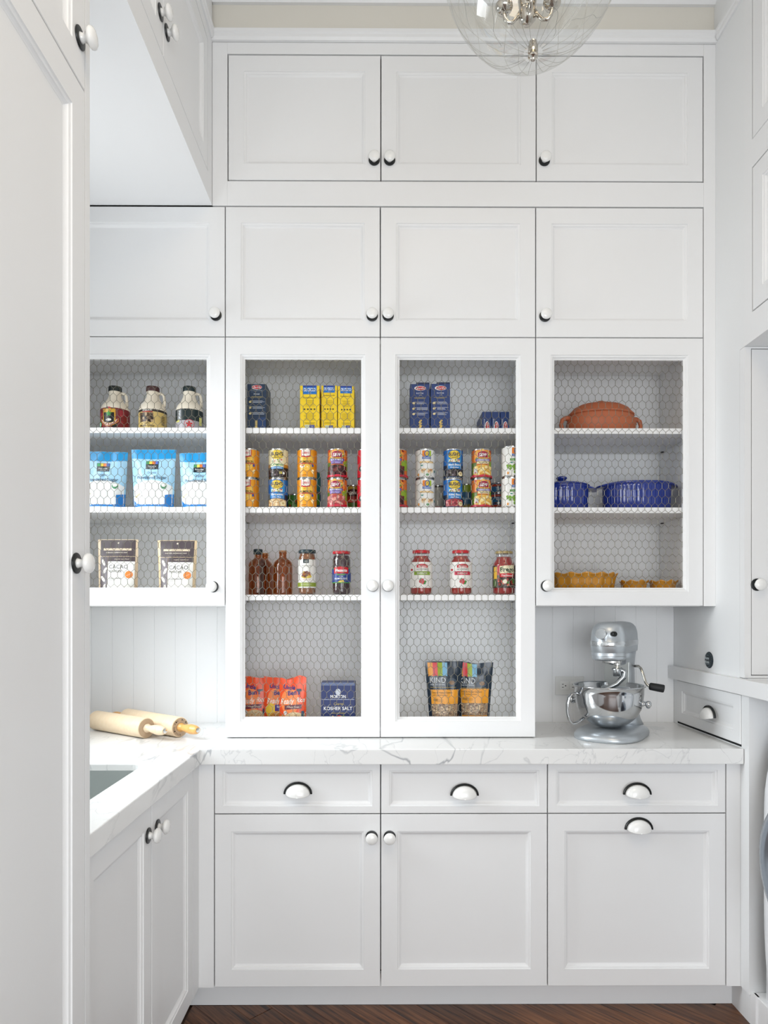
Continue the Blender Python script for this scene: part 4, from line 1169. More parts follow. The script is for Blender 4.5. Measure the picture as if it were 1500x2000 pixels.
def sauce_art(bar, fruit):
    def art(P):
        P.rect(-.060, .060, .026, .123, '#f3f0ea')
        P.rect(-.0195, .0235, .101, .111, '#c42430', top=lambda t: .005*math.sin(t*PI), bot=lambda t: .002*math.sin(t*PI)); P.text('Mezzetta', .002, .1075, .0062, '#fbeeea', .032, .25, .01)
        P.text('HOMEMADE', .004, .0955, .0070, '#3a3636', .046, 0, .0)
        P.rect(-.030, .034, .074, .088, bar); P.text('MARINARA', .002, .081, .0060, '#f6f4ec', .038, 0, .01)
        P.ell(-.042, .094, .006, .004, '#c42430')
        for i, (u, v, rr) in enumerate(((-.004, .050, .0062), (.005, .046, .0068), (.002, .055, .0056))): P.ell(u, v, rr, rr*1.1, '#c8303c', 14)
        P.ell(.010, .043, .005, .0035, '#3c8a3c', 10, .6); P.ell(-.004, .060, .0045, .0018, '#3c8a3c', 10, .9); P.ell(.013, .050, .0045, .003, '#4c9a44', 10, -.6)
    return art
def sauce_prof(r, h):
    return ([(r-.008, 0), (r-.002, .003), (r, .010), (r, h-.052), (r-.002, h-.044), (r-.012, h-.030), (r-.013, h-.012), (r-.013, h-.004)],
            [(r-.010, .003), (r-.0025, .009), (r-.0025, h-.052), (r-.0055, h-.044), (r-.015, h-.030), (r-.0155, h-.022)])
SAUCE = M('#a8281a', .3); SAUCE2 = M('#a01f1c', .3)
for px, bar, lab in ((822.5, '#8aa63a', 'jar of red sauce with white label and green band, left of its row'), (900, '#c42444', 'jar of red sauce with white label and crimson band, middle of its row')):
    gp, fp = sauce_prof(.0425, .169)
    jar('sauce_jar', lab, px, .0427, .169, JARGLASS, gp, SAUCE, fp, '#cf2630', .0325, .0115, sauce_art(bar, 1))
def prego(P):
    P.rect(-.066, .066, .026, .110, '#3a2a22'); P.rect(-.034, .036, .074, .112, '#b8222c')
    P.rect(-.0235, .036, .080, .108, '#efe6c0', top=lambda t: .004*t); P.text('Prego', .006, .0955, .0150, '#26402c', .054, 0, .03)
    P.rect(-.022, .032, .066, .079, '#cf2c34', top=lambda t: .002*math.sin(t*PI)); P.text('Traditional', .005, .0725, .0068, '#fbecea', .044, .2, .02)
    P.rect(-.050, -.034, .060, .105, '#e8b83c'); P.rect(-.052, -.036, .030, .058, '#4c6a34')
    P.blobs(-.03, .034, .036, .062, ['#b8302c', '#4c7a34', '#d8604c', '#8a2a20'], 20, .005, .009, 3)
    P.ell(-.004, .050, .008, .0085, '#efe4cc', 16, k=3); P.text('ITALIAN SAUCE', .016, .034, .0036, '#e8dcc8', .036)
gp, fp = sauce_prof(.0428, .1655)
jar('sauce_jar', 'jar of dark red sauce with gold lid at the right end of its row', 984, .0430, .1655, JARGLASS, gp, SAUCE2, fp, '#a8935c', .0335, .0095, prego)
def white_art(P):
    P.rect(-.064, .064, .026, .133, '#f1efe9'); P.rect(-.012, .010, .119, .1335, '#1c2c30'); P.text('365', -.001, .126, .006, '#d8dcd8', .012)
    P.text('PASTA SAUCE', .0, .109, .0038, '#5a5652', .036)
    P.ell(.0, .069, .0205, .008, '#d9c04c', 20, k=3); P.blobs(-.015, .016, .068, .086, ['#8a4a2c', '#b86a34', '#c8a04c', '#6a2e20'], 30, .003, .005, 6)
    P.text('vodka sauce', .0, .0575, .0040, '#c8722c', .030, .2)
    P.rect(-.064, .064, .031, .046, '#8a9a34'); P.lines(.0, .041, .046, 2, .004, '#d4dca8')
jar('sauce_jar', 'jar of brown sauce with tall white label and dark teal lid', 600, .0335, .1705, JARGLASS, [(.027, 0), (.0325, .004), (.0335, .012), (.0335, .140), (.031, .148), (.029, .152), (.029, .166)], M('#8a5428', .3), [(.024, .003), (.0312, .010), (.0312, .140), (.0285, .148), (.0265, .155)], '#1d3840', .0325, .0125, white_art)
def olive_art(P):
    P.rect(-.066, .066, .044, .100, '#4c9a34'); P.rect(-.066, .066, .047, .097, '#24428c'); P.rect(-.03, .03, .080, .102, '#c8202c', top=lambda t: .004*math.sin(t*PI))
    P.text('Mezzetta', .0, .092, .0100, '#ffffff', .046, .3, .02); P.rect(-.016, .016, .074, .078, '#6aa83c')
    P.text('PITTED', .0, .069, .0036, '#dfe6f4', .016); P.text('KALAMATA OLIVES', .0, .061, .0062, '#ffffff', .050, 0, .01); P.ell(.0, .050, .012, .003, '#e8cf5a', 14); P.ell(.004, .053, .007, .0025, '#d8b83c', 12)
OLV = grainy('dark_olives', '#1c0f14', '#4a2a30', (60, 60, 60), .25)
jar('olive_jar', 'jar of dark olives with red lid and blue label', 667, .0352, .1655, JARGLASS, [(.028, 0), (.033, .004), (.035, .012), (.035, .132), (.033, .142), (.030, .149), (.030, .158)], OLV, [(.025, .003), (.0328, .010), (.0328, .130), (.031, .141), (.0275, .149)], '#c4242e', .0335, .011, olive_art)
AMB_IN = thin_glass('amber_glass_inner', (.86, .64, .40), .03, .12)
def amber(label, px, Y, r, h, cap, rz=0):
    t = thing('amber_bottle', label, 'bottle', (W(px, 1120, Y).x, Y, ZS3+.0003), rz)
    sh = h-.036
    prof = [(r-.006, 0), (r-.001, .003), (r, .008), (r, sh-.020), (r-.003, sh-.010), (r-.010, sh-.002), (.016, sh+.006), (.0135, sh+.010), (.0135, h-.012), (.0155, h-.010), (.0155, h-.007), (.0135, h-.006), (.0145, h-.003), (.0142, h)]
    g = G(); g.lathe(prof, 36, cap1=False); build('glass', g, AMBER, t, smooth=True)
    g = G(); g.lathe([(max(.004, a-.0022), z+.003 if z < .01 else z) for a, z in prof[:-1]], 32, cap1=False); build('inner_wall', g, AMB_IN, t, smooth=True)
    if cap:
        g = G(); g.lathe([(.0165, h-.014), (.0172, h-.013), (.0172, h+.004), (.0155, h+.0055), (0, h+.0055)], 28, cap1=False); build('cap', g, M('#16282c', .4), t, smooth=True, auto=.7)
amber('amber glass bottle with a dark cap at the left end of its shelf', 504, 2.535, .0352, .168, True)
amber('amber glass bottle standing behind the capped one, mostly hidden', 517, 2.66, .0345, .170, False)
amber('uncapped amber glass bottle, right one, beside the white-labelled jar', 552.5, 2.545, .0362, .1695, False)

# ---------------------------------------------------------------- syrup jugs
JUG = M('#efe6d4', .35)
def jug(label, px, capc, art, rz, hr=.053):
    Y = 2.548
    t = thing('syrup_jug', label, 'jug', (W(px, 800, Y).x, Y, ZS1+.0003), rz, 'syrup jugs')
    r = hr; prof = [(r-.006, 0), (r-.001, .003), (r, .010), (r, .078), (r-.002, .088), (r-.008, .100), (r-.019, .113), (.0275, .124), (.0235, .134), (.0225, .142), (.0235, .150), (.0225, .156)]
    g = G(); g.lathe(prof, 36); build('body', g, JUG, t, smooth=True)
    g = G(); n = 44; R = []
    for rr, z in ((.0235, .153), (.0245, .154), (.0245, .170), (.023, .172), (.001, .172)):
        R.append([((rr-(.0007 if j % 2 and rr == .0245 else 0))*math.cos(2*PI*j/n), (rr-(.0007 if j % 2 and rr == .0245 else 0))*math.sin(2*PI*j/n), z) for j in range(n)])
    g.rings(R); build('cap', g, M(capc, .45), t, smooth=True, auto=.6)
    pts = [(.020, 0, .147), (.030, 0, .148), (.038, 0, .1445), (.0425, 0, .137), (.044, 0, .126), (.0445, 0, .112), (.044, 0, .098)]
    g = G(); g.tube(pts, [.006, .0055, .005, .005, .0052, .0056, .006], 10); build('handle', g, JUG, t, smooth=True)
    P = Print(cyl_map(r-.0003)); P.r, P.h = r, .172; art(P); P.done(t)
def jug_red(P):
    P.rect(-.115, .115, .006, .080, '#7c1822'); P.blobs(-.05, .05, .01, .076, ['#a02430', '#5c1018', '#b83a40', '#1c1412'], 26, .006, .012, 4)
    P.rect(-.027, .021, .026, .076, '#d9a83a', bot=lambda t: -.010*math.sin(t*PI)); P.rect(-.0225, .0165, .028, .062, '#16181a', bot=lambda t: -.008*math.sin(t*PI))
    for a in range(5): P.ell(-.003+.006*math.cos(a*1.257+PI/2), .057+.006*math.sin(a*1.257+PI/2), .0055, .0028, '#3c9a34', 10, a*1.257+PI/2)
    P.ell(-.003, .034, .010, .005, '#e8e6e0', 12)
    P.rect(-.036, .031, .010, .022, '#d9a83a', top=lambda t: .020*(2*t-1)**2, bot=lambda t: .020*(2*t-1)**2); P.rect(-.035, .030, .0115, .0205, '#a0222c', top=lambda t: .020*(2*t-1)**2, bot=lambda t: .020*(2*t-1)**2)
    P.text('MAPLE SYRUP', -.0025, .0165, .0075, '#f2e6d0', .058, 0, .02, arc=-.019)
    P.ell(-.040, .018, .008, .011, '#2c8a4c', 16, k=3); P.ell(-.040, .018, .0045, .008, '#bfe6c8', 12)
def jug_tan(P):
    P.rect(-.115, .115, .006, .072, '#d8bd74'); P.rect(-.115, .115, .067, .0755, '#241c1a', top=lambda t: 0)
    P.text('KIRKLAND', -.004, .0715, .0056, '#f0ece4', .036, 0, .03); P.rect(-.024, .016, .0635, .0672, '#b02a30')
    P.rect(-.036, .018, .028, .062, '#4c3a2c'); P.blobs(-.034, .016, .031, .060, ['#8a7258', '#2c201a', '#b39a78', '#6a543e'], 34, .004, .009, 3)
    P.lines(-.006, .024, .034, 2, .003, '#6a5228'); P.text('Maple Syrup', -.006, .014, .0088, '#3a2a18', .056, .2, .01)
    for q in range(6): P.rect(.048, .062, .02+q*.006, .0225+q*.006, '#4a3c34')
def jug_dark(P):
    P.rect(-.115, .115, .034, .077, '#1a2a2c'); P.rect(-.115, .115, .006, .034, '#a9a6ac'); P.rect(-.042, -.022, .037, .074, '#8a8e92')
    P.text('MAPLE', -.030, .056, .007, '#e8ecec', .030, 0, .02, rot=PI/2); P.rect(-.048, -.030, .028, .034, '#d8d47c', top=lambda t: .003*t)
    P.ell(.008, .020, .0185, .0175, '#b8343c', 26, k=4); P.ell(.008, .020, .0165, .0155, '#b9b4b8', 26, k=4)
    for a in range(5): P.ell(.008+.006*math.cos(a*1.257+PI/2), .019+.006*math.sin(a*1.257+PI/2), .0065, .0035, '#c42c34', 10, a*1.257+PI/2)
    P.rect(.046, .06, .02, .05, '#d8d47c')
jug('plastic syrup jug with black cap and dark red label, left one', 225, '#14201f', jug_red, .0)
jug('plastic syrup jug with brown cap and tan label, middle one', 298.5, '#4a2a2a', jug_tan, .0, .0515)
jug('plastic syrup jug with black cap and dark teal and grey label, right one', 370, '#14282a', jug_dark, .1, .0505)

# ================================================================ COOKWARE IN THE RIGHT CABINET
COBALT = M('#20368e', .10, 0, .6, .6)
OCHRE = M('#d2922f', .14, 0, .6, .5)
OCHRE_IN = M('#ead9b4', .2)
def oval(a, b, z, n=72, fl=0, amp=0.0, ex=2.0, dz=None):
    R = []
    for j in range(n):
        t = 2*PI*j/n; c, s_ = math.cos(t), math.sin(t)
        k = 1+amp*math.cos(fl*t)
        x = a*math.copysign(abs(c)**(2/ex), c)*k; y = b*math.copysign(abs(s_)**(2/ex), s_)*k
        R.append((x, y, z+(dz(t) if dz else 0)))
    return R
# terracotta casserole
pc = W(1174, 800, 2.622)
t = thing('clay_casserole', 'oval terracotta casserole with lid and two loop handles on the top shelf', 'casserole', (pc.x, 2.622, ZS1+.0003), .06)
g = G(); g.rings([oval(.105, .070, 0), oval(.112, .076, .002), oval(.128, .090, .022), oval(.137, .097, .046), oval(.136, .0965, .060), oval(.128, .090, .078), oval(.127, .089, .084), oval(.120, .083, .084), oval(.112, .076, .03), oval(.10, .066, .012)])
build('pot', g, TERRA, t, smooth=True)
g = G(); g.rings([oval(.124, .086, .0845), oval(.129, .0905, .086), oval(.130, .091, .091), oval(.124, .086, .096), oval(.121, .084, .099), oval(.108, .074, .114), oval(.085, .058, .126), oval(.055, .038, .133), oval(.02, .014, .136)])
lid = build('lid', g, TERRA, t, smooth=True)
g = G(); g.rings([oval(.010, .007, .134, 24), oval(.016, .010, .139, 24), oval(.017, .011, .143, 24), oval(.010, .006, .146, 24)])
build('lid_knob', g, TERRA, lid, smooth=True)
for s_ in (-1, 1):
    pts = [(s_*.128, 0, .074), (s_*.143, 0, .076), (s_*.156, 0, .068), (s_*.161, 0, .050), (s_*.156, 0, .030), (s_*.142, 0, .014), (s_*.120, 0, .012)]
    g = G(); g.tube(pts, [.012, .0095, .0085, .008, .0085, .0095, .012], 12)
    build('handle', g, TERRA, t, smooth=True)
# cobalt lidded pot
pc = W(1097, 960, 2.63)
t = thing('lidded_pot', 'cobalt blue ribbed pot with knobbed lid, left on the middle shelf', 'pot', (pc.x, 2.63, ZS2+.0003))
def ribbed(a, b, z, amp=.012, fl=36): return oval(a, b, z, 216, fl, amp)
g = G(); g.rings([ribbed(.088, .088, 0, 0), ribbed(.092, .092, .003, .004), ribbed(.0985, .0985, .012), ribbed(.1005, .1005, .084), ribbed(.101, .101, .090, .002), ribbed(.106, .106, .095, 0), ribbed(.106, .106, .099, 0), ribbed(.096, .096, .099, 0), ribbed(.092, .092, .02, 0)])
build('pot', g, COBALT, t, smooth=True)
g = G(); g.rings([oval(.100, .100, .0995), oval(.1075, .1075, .101), oval(.1075, .1075, .104), oval(.098, .098, .108), oval(.065, .065, .117), oval(.03, .03, .122), oval(.012, .012, .123)])
lid = build('lid', g, COBALT, t, smooth=True)
g = G(); g.lathe([(.011, .120), (.010, .127), (.016, .131), (.0215, .136), (.0215, .140), (.016, .144), (.0, .145)], 28, cap1=False); build('lid_knob', g, COBALT, lid, smooth=True)
for s_ in (1,):
    R = []
    for q in range(7):
        k = q/6; x = .098+.040*k; hw_ = .036*(1-k**2.2)**.5+.002
        z = .097-.004*k-.006*k*k
        R.append([(x, -hw_, z-.003), (x, hw_, z-.003), (x, hw_, z+.003), (x, -hw_, z+.003)])
    g = G(); g.rings(R); build('handle', g, COBALT, t, smooth=True, auto=.9)
# cobalt oval baking dish
pc = W(1243, 960, 2.625)
t = thing('baking_dish', 'oval cobalt blue ribbed baking dish with flared end handles, right on the middle shelf', 'dish', (pc.x, 2.625, ZS2+.0003))
rb = lambda a, b, z, amp=.010, fl=52: oval(a, b, z, 312, fl, amp, 2.3)
endz = lambda t: -.010*abs(math.cos(t))**6
def flange(k, z):
    R = []
    for j in range(312):
        tt = 2*PI*j/312; c, s_ = math.cos(tt), math.sin(tt)
        e = k*(.006+.024*abs(c)**7)
        R.append(((.130+e)*math.copysign(abs(c)**(2/2.3), c), (.088+k*.006)*math.copysign(abs(s_)**(2/2.3), s_), z+k*endz(tt)))
    return R
g = G(); g.rings([rb(.112, .072, 0, 0), rb(.118, .078, .003, .004), rb(.126, .085, .014), rb(.129, .0875, .094), rb(.129, .0875, .100, .002), flange(.4, .104), flange(1, .1075), flange(1, .1125), flange(.4, .1115), rb(.121, .080, .108, 0), rb(.116, .075, .02, 0)])
build('dish', g, COBALT, t, smooth=True)
# ochre fluted dishes
def fluted(name, label, px, Y, r, h, fl, group=None, base=.80):
    pc = W(px, 1130, Y)
    t = thing(name, label, 'dish', (pc.x, Y, ZL0+.0165), 0, group)
    n = fl*10
    def ring(rr, z, amp, wz=0.0, ex=0): return oval(rr, rr, z, n, fl, amp, 2.0, (lambda q: wz*math.cos(fl*q)))
    g = G(); g.rings([ring(r*base*.94, 0, 0), ring(r*base, .002, .01), ring(r*(base+.03), h*.2, .03), ring(r*(base+.09), h*.75, .032), ring(r*(base+.12), h*.88, .03), ring(r*.985, h*.945, .022, .002), ring(r, h*.965, .018, .0035), ring(r*.995, h*.99, .018, .0035), ring(r*.96, h*.975, .02, .003), ring(r*(base+.07), h*.84, .03), ring(r*base, h*.12, .02)])
    build('dish', g, OCHRE, t, smooth=True)
fluted('pie_dish', 'large ochre fluted dish with wavy rim at the cabinet bottom, left', 1133, 2.634, .141, .112, 15, base=.82)
fluted('ramekin', 'small ochre fluted ramekin with wavy rim, left one beside the large dish', 1238, 2.60, .0560, .084, 9, 'ochre ramekins', .74)
fluted('ramekin', 'small ochre fluted ramekin with wavy rim, right one', 1295, 2.60, .0560, .084, 9, 'ochre ramekins', .74)

# ================================================================ ON THE COUNTER
def rolling_pin(label, A, B, group, amber_h=False, stamp=False):
    A, B = Vector(A), Vector(B); L = (B-A).length; r = .0372
    ang = math.atan2(B.y-A.y, B.x-A.x); c = (A+B)/2
    t = thing('rolling_pin', label, 'rolling pin', (c.x, c.y, ZC+.0003), ang, group)
    hl = L/2
    g = G(); g.lathe([(r-.003, -hl), (r-.0006, -hl+.002), (r, -hl+.005), (r, hl-.005), (r-.0006, hl-.002), (r-.003, hl)], 40, (0, 0, r), 'x', 0, True, True)
    g.m[-1] = 1; g.m[-2] = 1
    bd = build('roller', g, [MAPLE, MAPLE_END], t, smooth=True, auto=.6)
    for s_ in (-1, 1):
        prof = [(.0155, .0005), (.0165, .006), (.0125, .012), (.0115, .020), (.0150, .040), (.0178, .062), (.0180, .072), (.0172, .0725), (.0172, .0745), (.0178, .075), (.0160, .092), (.0125, .102), (.0105, .105)]
        g = G(); g.lathe([(a, s_*(hl+b)) for a, b in prof], 26, (0, 0, r), 'x')
        hd = build('handle', g, HANDLE_AMBER if amber_h else MAPLE, t, smooth=True, auto=.9)
        g = G(); g.lathe([(.0085, s_*(hl+.104)), (.0085, s_*(hl+.1065)), (.006, s_*(hl+.1075)), (.0, s_*(hl+.1075))], 20, (0, 0, r), 'x', cap1=False)
        build('end_pin', g, CHROME, hd, smooth=True, auto=.8)
    if stamp:
        P = Print(lambda u, v, o: (hl+o, u, r+v), cell=9)
        for i, ch in enumerate('ROLLING PIN'):
            a = PI*.98-(-1.2+i*.26)-PI*.5+PI*.62
            P.text(ch, .0275*math.cos(a), .0275*math.sin(a), .0062, '#1c1a18', .0046, 0, .0, rot=a-PI/2)
        for i, ch in enumerate('12 IN'):
            a = PI*.42-i*.22
            P.text(ch, .0275*math.cos(a), .0275*math.sin(a), .0058, '#1c1a18', .004, 0, .0, rot=a-PI/2)
        P.done(t, 'stamp')
rolling_pin('pale maple rolling pin in front, with blond handles, on the left counter', (-1.120, 2.634), (-.858, 2.452), 'rolling pins')
rolling_pin('maple rolling pin behind, with amber handle and black stamp on its end', (-1.020, 2.690), (-.740, 2.470), 'rolling pins', True, True)

# ---------------------------------------------------------------- stand mixer
bc = W(1189, 1338, 2.47)
MR = math.radians(-33)
mx = thing('stand_mixer', 'silver stand mixer with polished bowl, dough hook and black-gripped lever', 'mixer', (bc.x, 2.47, ZC+.0003), MR)
MXI = (Matrix.Translation((bc.x, 2.47, ZC+.0003)) @ Matrix.Rotation(MR, 4, 'Z')).inverted()
def wl(px, py, Y): return MXI @ W(px, py, Y)
def sup(a, y0, y1, z, n=56, ex=2.8):
    R = []
    for j in range(n):
        t = 2*PI*j/n; c, s_ = math.cos(t), math.sin(t)
        R.append((a*math.copysign(abs(c)**(2/ex), c), (y0+y1)/2+(y1-y0)/2*math.copysign(abs(s_)**(2/ex), s_), z))
    return R
g = G(); g.rings([sup(.118, -.135, .232, 0), sup(.122, -.139, .236, .004), sup(.122, -.139, .236, .012), sup(.116, -.133, .230, .021), sup(.098, -.112, .215, .029), sup(.06, -.07, .2, .034), sup(.02, -.02, .19, .0355)])
build('base', g, SILVER, mx, smooth=True)
g = G()
col = lambda a, y0, y1, z: sup(a, y0, y1, z, 40, 3.2)
g.rings([col(.085, .105, .235, .026), col(.074, .112, .230, .05), col(.062, .118, .226, .09), col(.056, .122, .222, .15), col(.053, .124, .220, .20), col(.052, .122, .220, .25), col(.055, .100, .222, .285), col(.060, .070, .226, .315)])
build('column', g, SILVER, mx, smooth=True)
g = G()
g.box(-.046, .046, .1175, .124, .165, .272)
build('lift_cover', g, M('#bfc2c0', .35, .5), mx, bevel=.002)
g = G(); R = []
for z, a in ((.108, .074), (.14, .072), (.165, .060), (.178, .050)):
    R.append([(-a, .108, z), (a, .108, z), (a, .13, z), (-a, .13, z)])
g.rings(R)
build('bowl_bracket', g, SILVER, mx, bevel=.003)
for s_ in (-1, 1):
    pts = [(s_*.068, .118, .122)]+[(s_*.138*math.cos(q), .138*math.sin(q), .122) for q in (.62, .4, .2, .03)]
    g = G(); g.tube(pts, .008, 8); build('bowl_arm', g, SILVER, mx, smooth=True)
def capsule(r, z, yr=.185, n=24):
    R = [(r*math.cos(PI+PI*j/n), r*math.sin(PI+PI*j/n), z) for j in range(n+1)]
    R += [(r*math.cos(PI*j/n), yr+r*.85*math.sin(PI*j/n), z) for j in range(n+1)]
    return R
g = G(); g.rings([capsule(.058, .311), capsule(.0625, .314), capsule(.0635, .334), capsule(.0640, .335), capsule(.0640, .358), capsule(.0632, .359), capsule(.0625, .378), capsule(.060, .393), capsule(.055, .406), capsule(.047, .416), capsule(.036, .4225), capsule(.020, .4255), capsule(.004, .4262)])
head = build('head', g, SILVER, mx, smooth=True)
g = G(); g.rings([capsule(.0643, .337), capsule(.0650, .338), capsule(.0650, .355), capsule(.0643, .356)], True, False, False)
build('trim_band', g, M('#cfd3d6', .22, .9), head, smooth=True, auto=.8)
P = Print(lambda u, v, o: ((.0651+o)*math.sin(u/.0651), -(.0651+o)*math.cos(u/.0651), v), cell=.006)
P.text('KITCHENAID', -.012, .3465, .0085, M('#eef0f1', .15, .8), .098, 0, .02)
P.done(head, 'lettering')
g = G(); g.lathe([(.0615, .314), (.0615, .302), (.0600, .3005), (.0600, .292), (.0575, .288), (.052, .2845), (.0, .2845)], 48, cap0=False, cap1=False)
build('planetary_housing', g, SILVER, mx, smooth=True, auto=.7)
g = G(); g.lathe([(.036, .2845), (.036, .277), (.033, .275), (.0, .275)], 30, (.010, 0, 0), cap1=False); g.lathe([(.012, .275), (.012, .268), (.010, .266), (.0, .266)], 20, (.030, 0, 0), cap1=False)
build('planetary_hub', g, CHROME, mx, smooth=True, auto=.7)
g = G(); g.lathe([(.006, .268), (.006, .252)], 16, (.030, 0, 0))
build('beater_shaft', g, NICKEL, mx, smooth=True, auto=.7)
g = G()
g.lathe([(.0, .256), (.0185, .256), (.020, .254), (.020, .2505), (.0155, .249), (.0152, .228), (.0135, .2265), (.0, .2265)], 26, (.030, 0, 0), cap0=False, cap1=False)
hp = [wl(px, py, Y) for px, py, Y in ((1207, 1312, 2.453), (1214, 1309, 2.452), (1220, 1312, 2.451), (1218, 1322, 2.45), (1204, 1336, 2.45), (1190, 1343, 2.45), (1178, 1350, 2.46), (1172, 1360, 2.475), (1180, 1375, 2.49), (1195, 1388, 2.49))]
g.tube(hp, [.009, .010, .0112, .0108, .0100, .0085, .008, .0078, .0075, .006], 12)
build('dough_hook', g, M('#aeb2b4', .25, .9), mx, smooth=True, auto=.9)
# hub cover and its knob on the front of the head
def dirpt(a, rad, z): return Vector((rad*math.sin(a), -rad*math.cos(a), z))
ha = -.13
g = G(); g.lathe([(.0195, .0), (.0205, -.004), (.0205, -.018), (.019, -.0195), (.0, -.0195)], 32, axis='y', cap0=False, cap1=False); g.box(-.017, .017, -.0205, -.019, -.0028, .0028)
build('hub_cover', g, M('#e4e6e8', .10, .95), head, dirpt(ha, .058, .384), smooth=True, auto=.7, rot=(0, 0, ha))
g = G(); g.lathe([(.004, .01), (.004, -.008), (.0085, -.009), (.0095, -.012), (.0095, -.026), (.0075, -.029), (.0, -.029)], 22, axis='y', cap0=False, cap1=False)
build('hub_knob', g, BLACK, head, dirpt(.40, .054, .384), smooth=True, auto=.8, rot=(0, 0, .75))
P = Print(lambda u, v, o: ((.0600+o)*math.sin(u/.06), -(.0600+o)*math.cos(u/.06), v+.0), cell=.01, base=.0016)
# bowl
g = G()
outp = [(.0, .0395), (.040, .040), (.058, .045), (.082, .062), (.102, .084), (.1145, .108), (.1205, .132), (.1235, .165), (.1245, .188), (.1275, .189), (.1290, .1915), (.1275, .194), (.1245, .1938)]
inp = [(.1225, .190), (.1190, .132), (.113, .109), (.1005, .086), (.0805, .065), (.057, .048), (.0, .043)]
g.lathe(outp+inp, 72, cap0=False, cap1=False)
bowl = build('bowl', g, STEEL, mx, smooth=True)
ad = Vector((-.715, -.70, 0))
def hp_(r, z): return ad*r+Vector((0, 0, z))
side = Vector((-ad.y, ad.x, 0))
path = [(.121, .160), (.134, .166), (.150, .164), (.161, .150), (.167, .125), (.166, .095), (.160, .070), (.150, .056), (.136, .054), (.120, .062), (.101, .074)]
R = []
for i, (r_, z_) in enumerate(path):
    p = hp_(r_, z_); a = hp_(*path[max(i-1, 0)]); b = hp_(*path[min(i+1, len(path)-1)])
    tg = (b-a).normalized(); nn = tg.cross(side).normalized()
    R.append([tuple(p+side*(.0095*math.cos(2*PI*j/14))+nn*(.0042*math.sin(2*PI*j/14))) for j in range(14)])
g = G(); g.rings(R); build('bowl_handle', g, STEEL, bowl, smooth=True)
for s_ in (-1, 1):
    g = G(); g.lathe([(.009, s_*.119), (.009, s_*.124), (.006, s_*.125), (.006, s_*.130), (.0105, s_*.132), (.0125, s_*.138), (.0115, s_*.145), (.006, s_*.1495), (.0, s_*.150)], 22, (0, 0, .131), 'x', cap0=False, cap1=False)
    build('bowl_pin', g, STEEL, bowl, smooth=True)
# lift lever
lp = [wl(1240, 1301, 2.585), wl(1247, 1301, 2.56), wl(1252, 1306, 2.545), wl(1257, 1320, 2.535), wl(1261, 1333, 2.525), wl(1265, 1338.5, 2.52), wl(1270, 1341, 2.515)]
g = G(); g.tube(lp, .0052, 10); lev = build('lift_lever', g, NICKEL, mx, smooth=True)
a, b = wl(1267.5, 1340, 2.515), wl(1297.5, 1345.5, 2.50)
dv = b-a
g = G(); g.tube([a, a+dv*.04, a+dv*.1, a+dv*.5, a+dv*.93, a+dv*.985, b], [.0075, .0125, .0140, .0148, .0150, .0135, .010], 20)
build('grip', g, BLACKR, lev, smooth=True)

# ---------------------------------------------------------------- outlet and round sign
pa, pb = W(1084, 1357, 2.80), W(1140, 1321, 2.80)
ow, oh = pb.x-pa.x, pb.z-pa.z
t = thing('wall_outlet', 'white double wall outlet on the boards, half hidden behind the mixer bowl', 'outlet', (pa.x, 2.7995, pa.z))
OUT = M('#e9e9e6', .3); OUT2 = M('#f2f2ef', .3)
g = G(); g.box(0, ow, -.005, 0, 0, oh); build('cover_plate', g, OUT, t, bevel=.002)
for xx in (ow*.17+.0, ow*.52):
    g = G(); g.box(xx, xx+.036, -.0068, -.004, oh*.27, oh*.73); so = build('socket', g, OUT2, t, bevel=.001)
    g = G()
    for zz in (oh*.42, oh*.58): g.box(xx+.007, xx+.014, -.0071, -.0066, zz-.0012, zz+.0012)
    g.lathe([(.0026, -.0071), (.0026, -.0066)], 12, (xx+.022, 0, oh*.5), 'y')
    build('slot', g, BLACKR, so)
ps = WX(1385.5, 1289, XR)
t = thing('round_sign', 'small round black sticker with white lettering on the right wall above the ledge', 'sticker', (XR-.0004, ps.y, ps.z), FR)
rs = 16.2*ps.y/F
g = G(); g.lathe([(rs-.0006, .0), (rs, -.0008), (rs-.0008, -.0018), (.0, -.0018)], 40, axis='y', cap0=True, cap1=False); build('disc', g, M('#11222a', .45), t, smooth=True, auto=.6)
P = Print(flat_map(-.0018), cell=9)
for j in range(40):
    a = 2*PI*j/40; P.ell(rs*.86*math.cos(a), rs*.86*math.sin(a), .0011 if j % 2 else .0007, .0011 if j % 2 else .0007, '#8aa0a8', 6, 0, 1)
P.text('Home', .0, rs*.25, .0105, '#d6e0e2', .030, .2, .01); P.text('Works', .001, -rs*.22, .0105, '#d6e0e2', .034, .2, .01)
P.rect(-.018, .018, -rs*.52, -rs*.49, '#8aa0a8'); P.rect(-.014, .014, rs*.58, rs*.61, '#8aa0a8')
P.done(t, 'lettering')

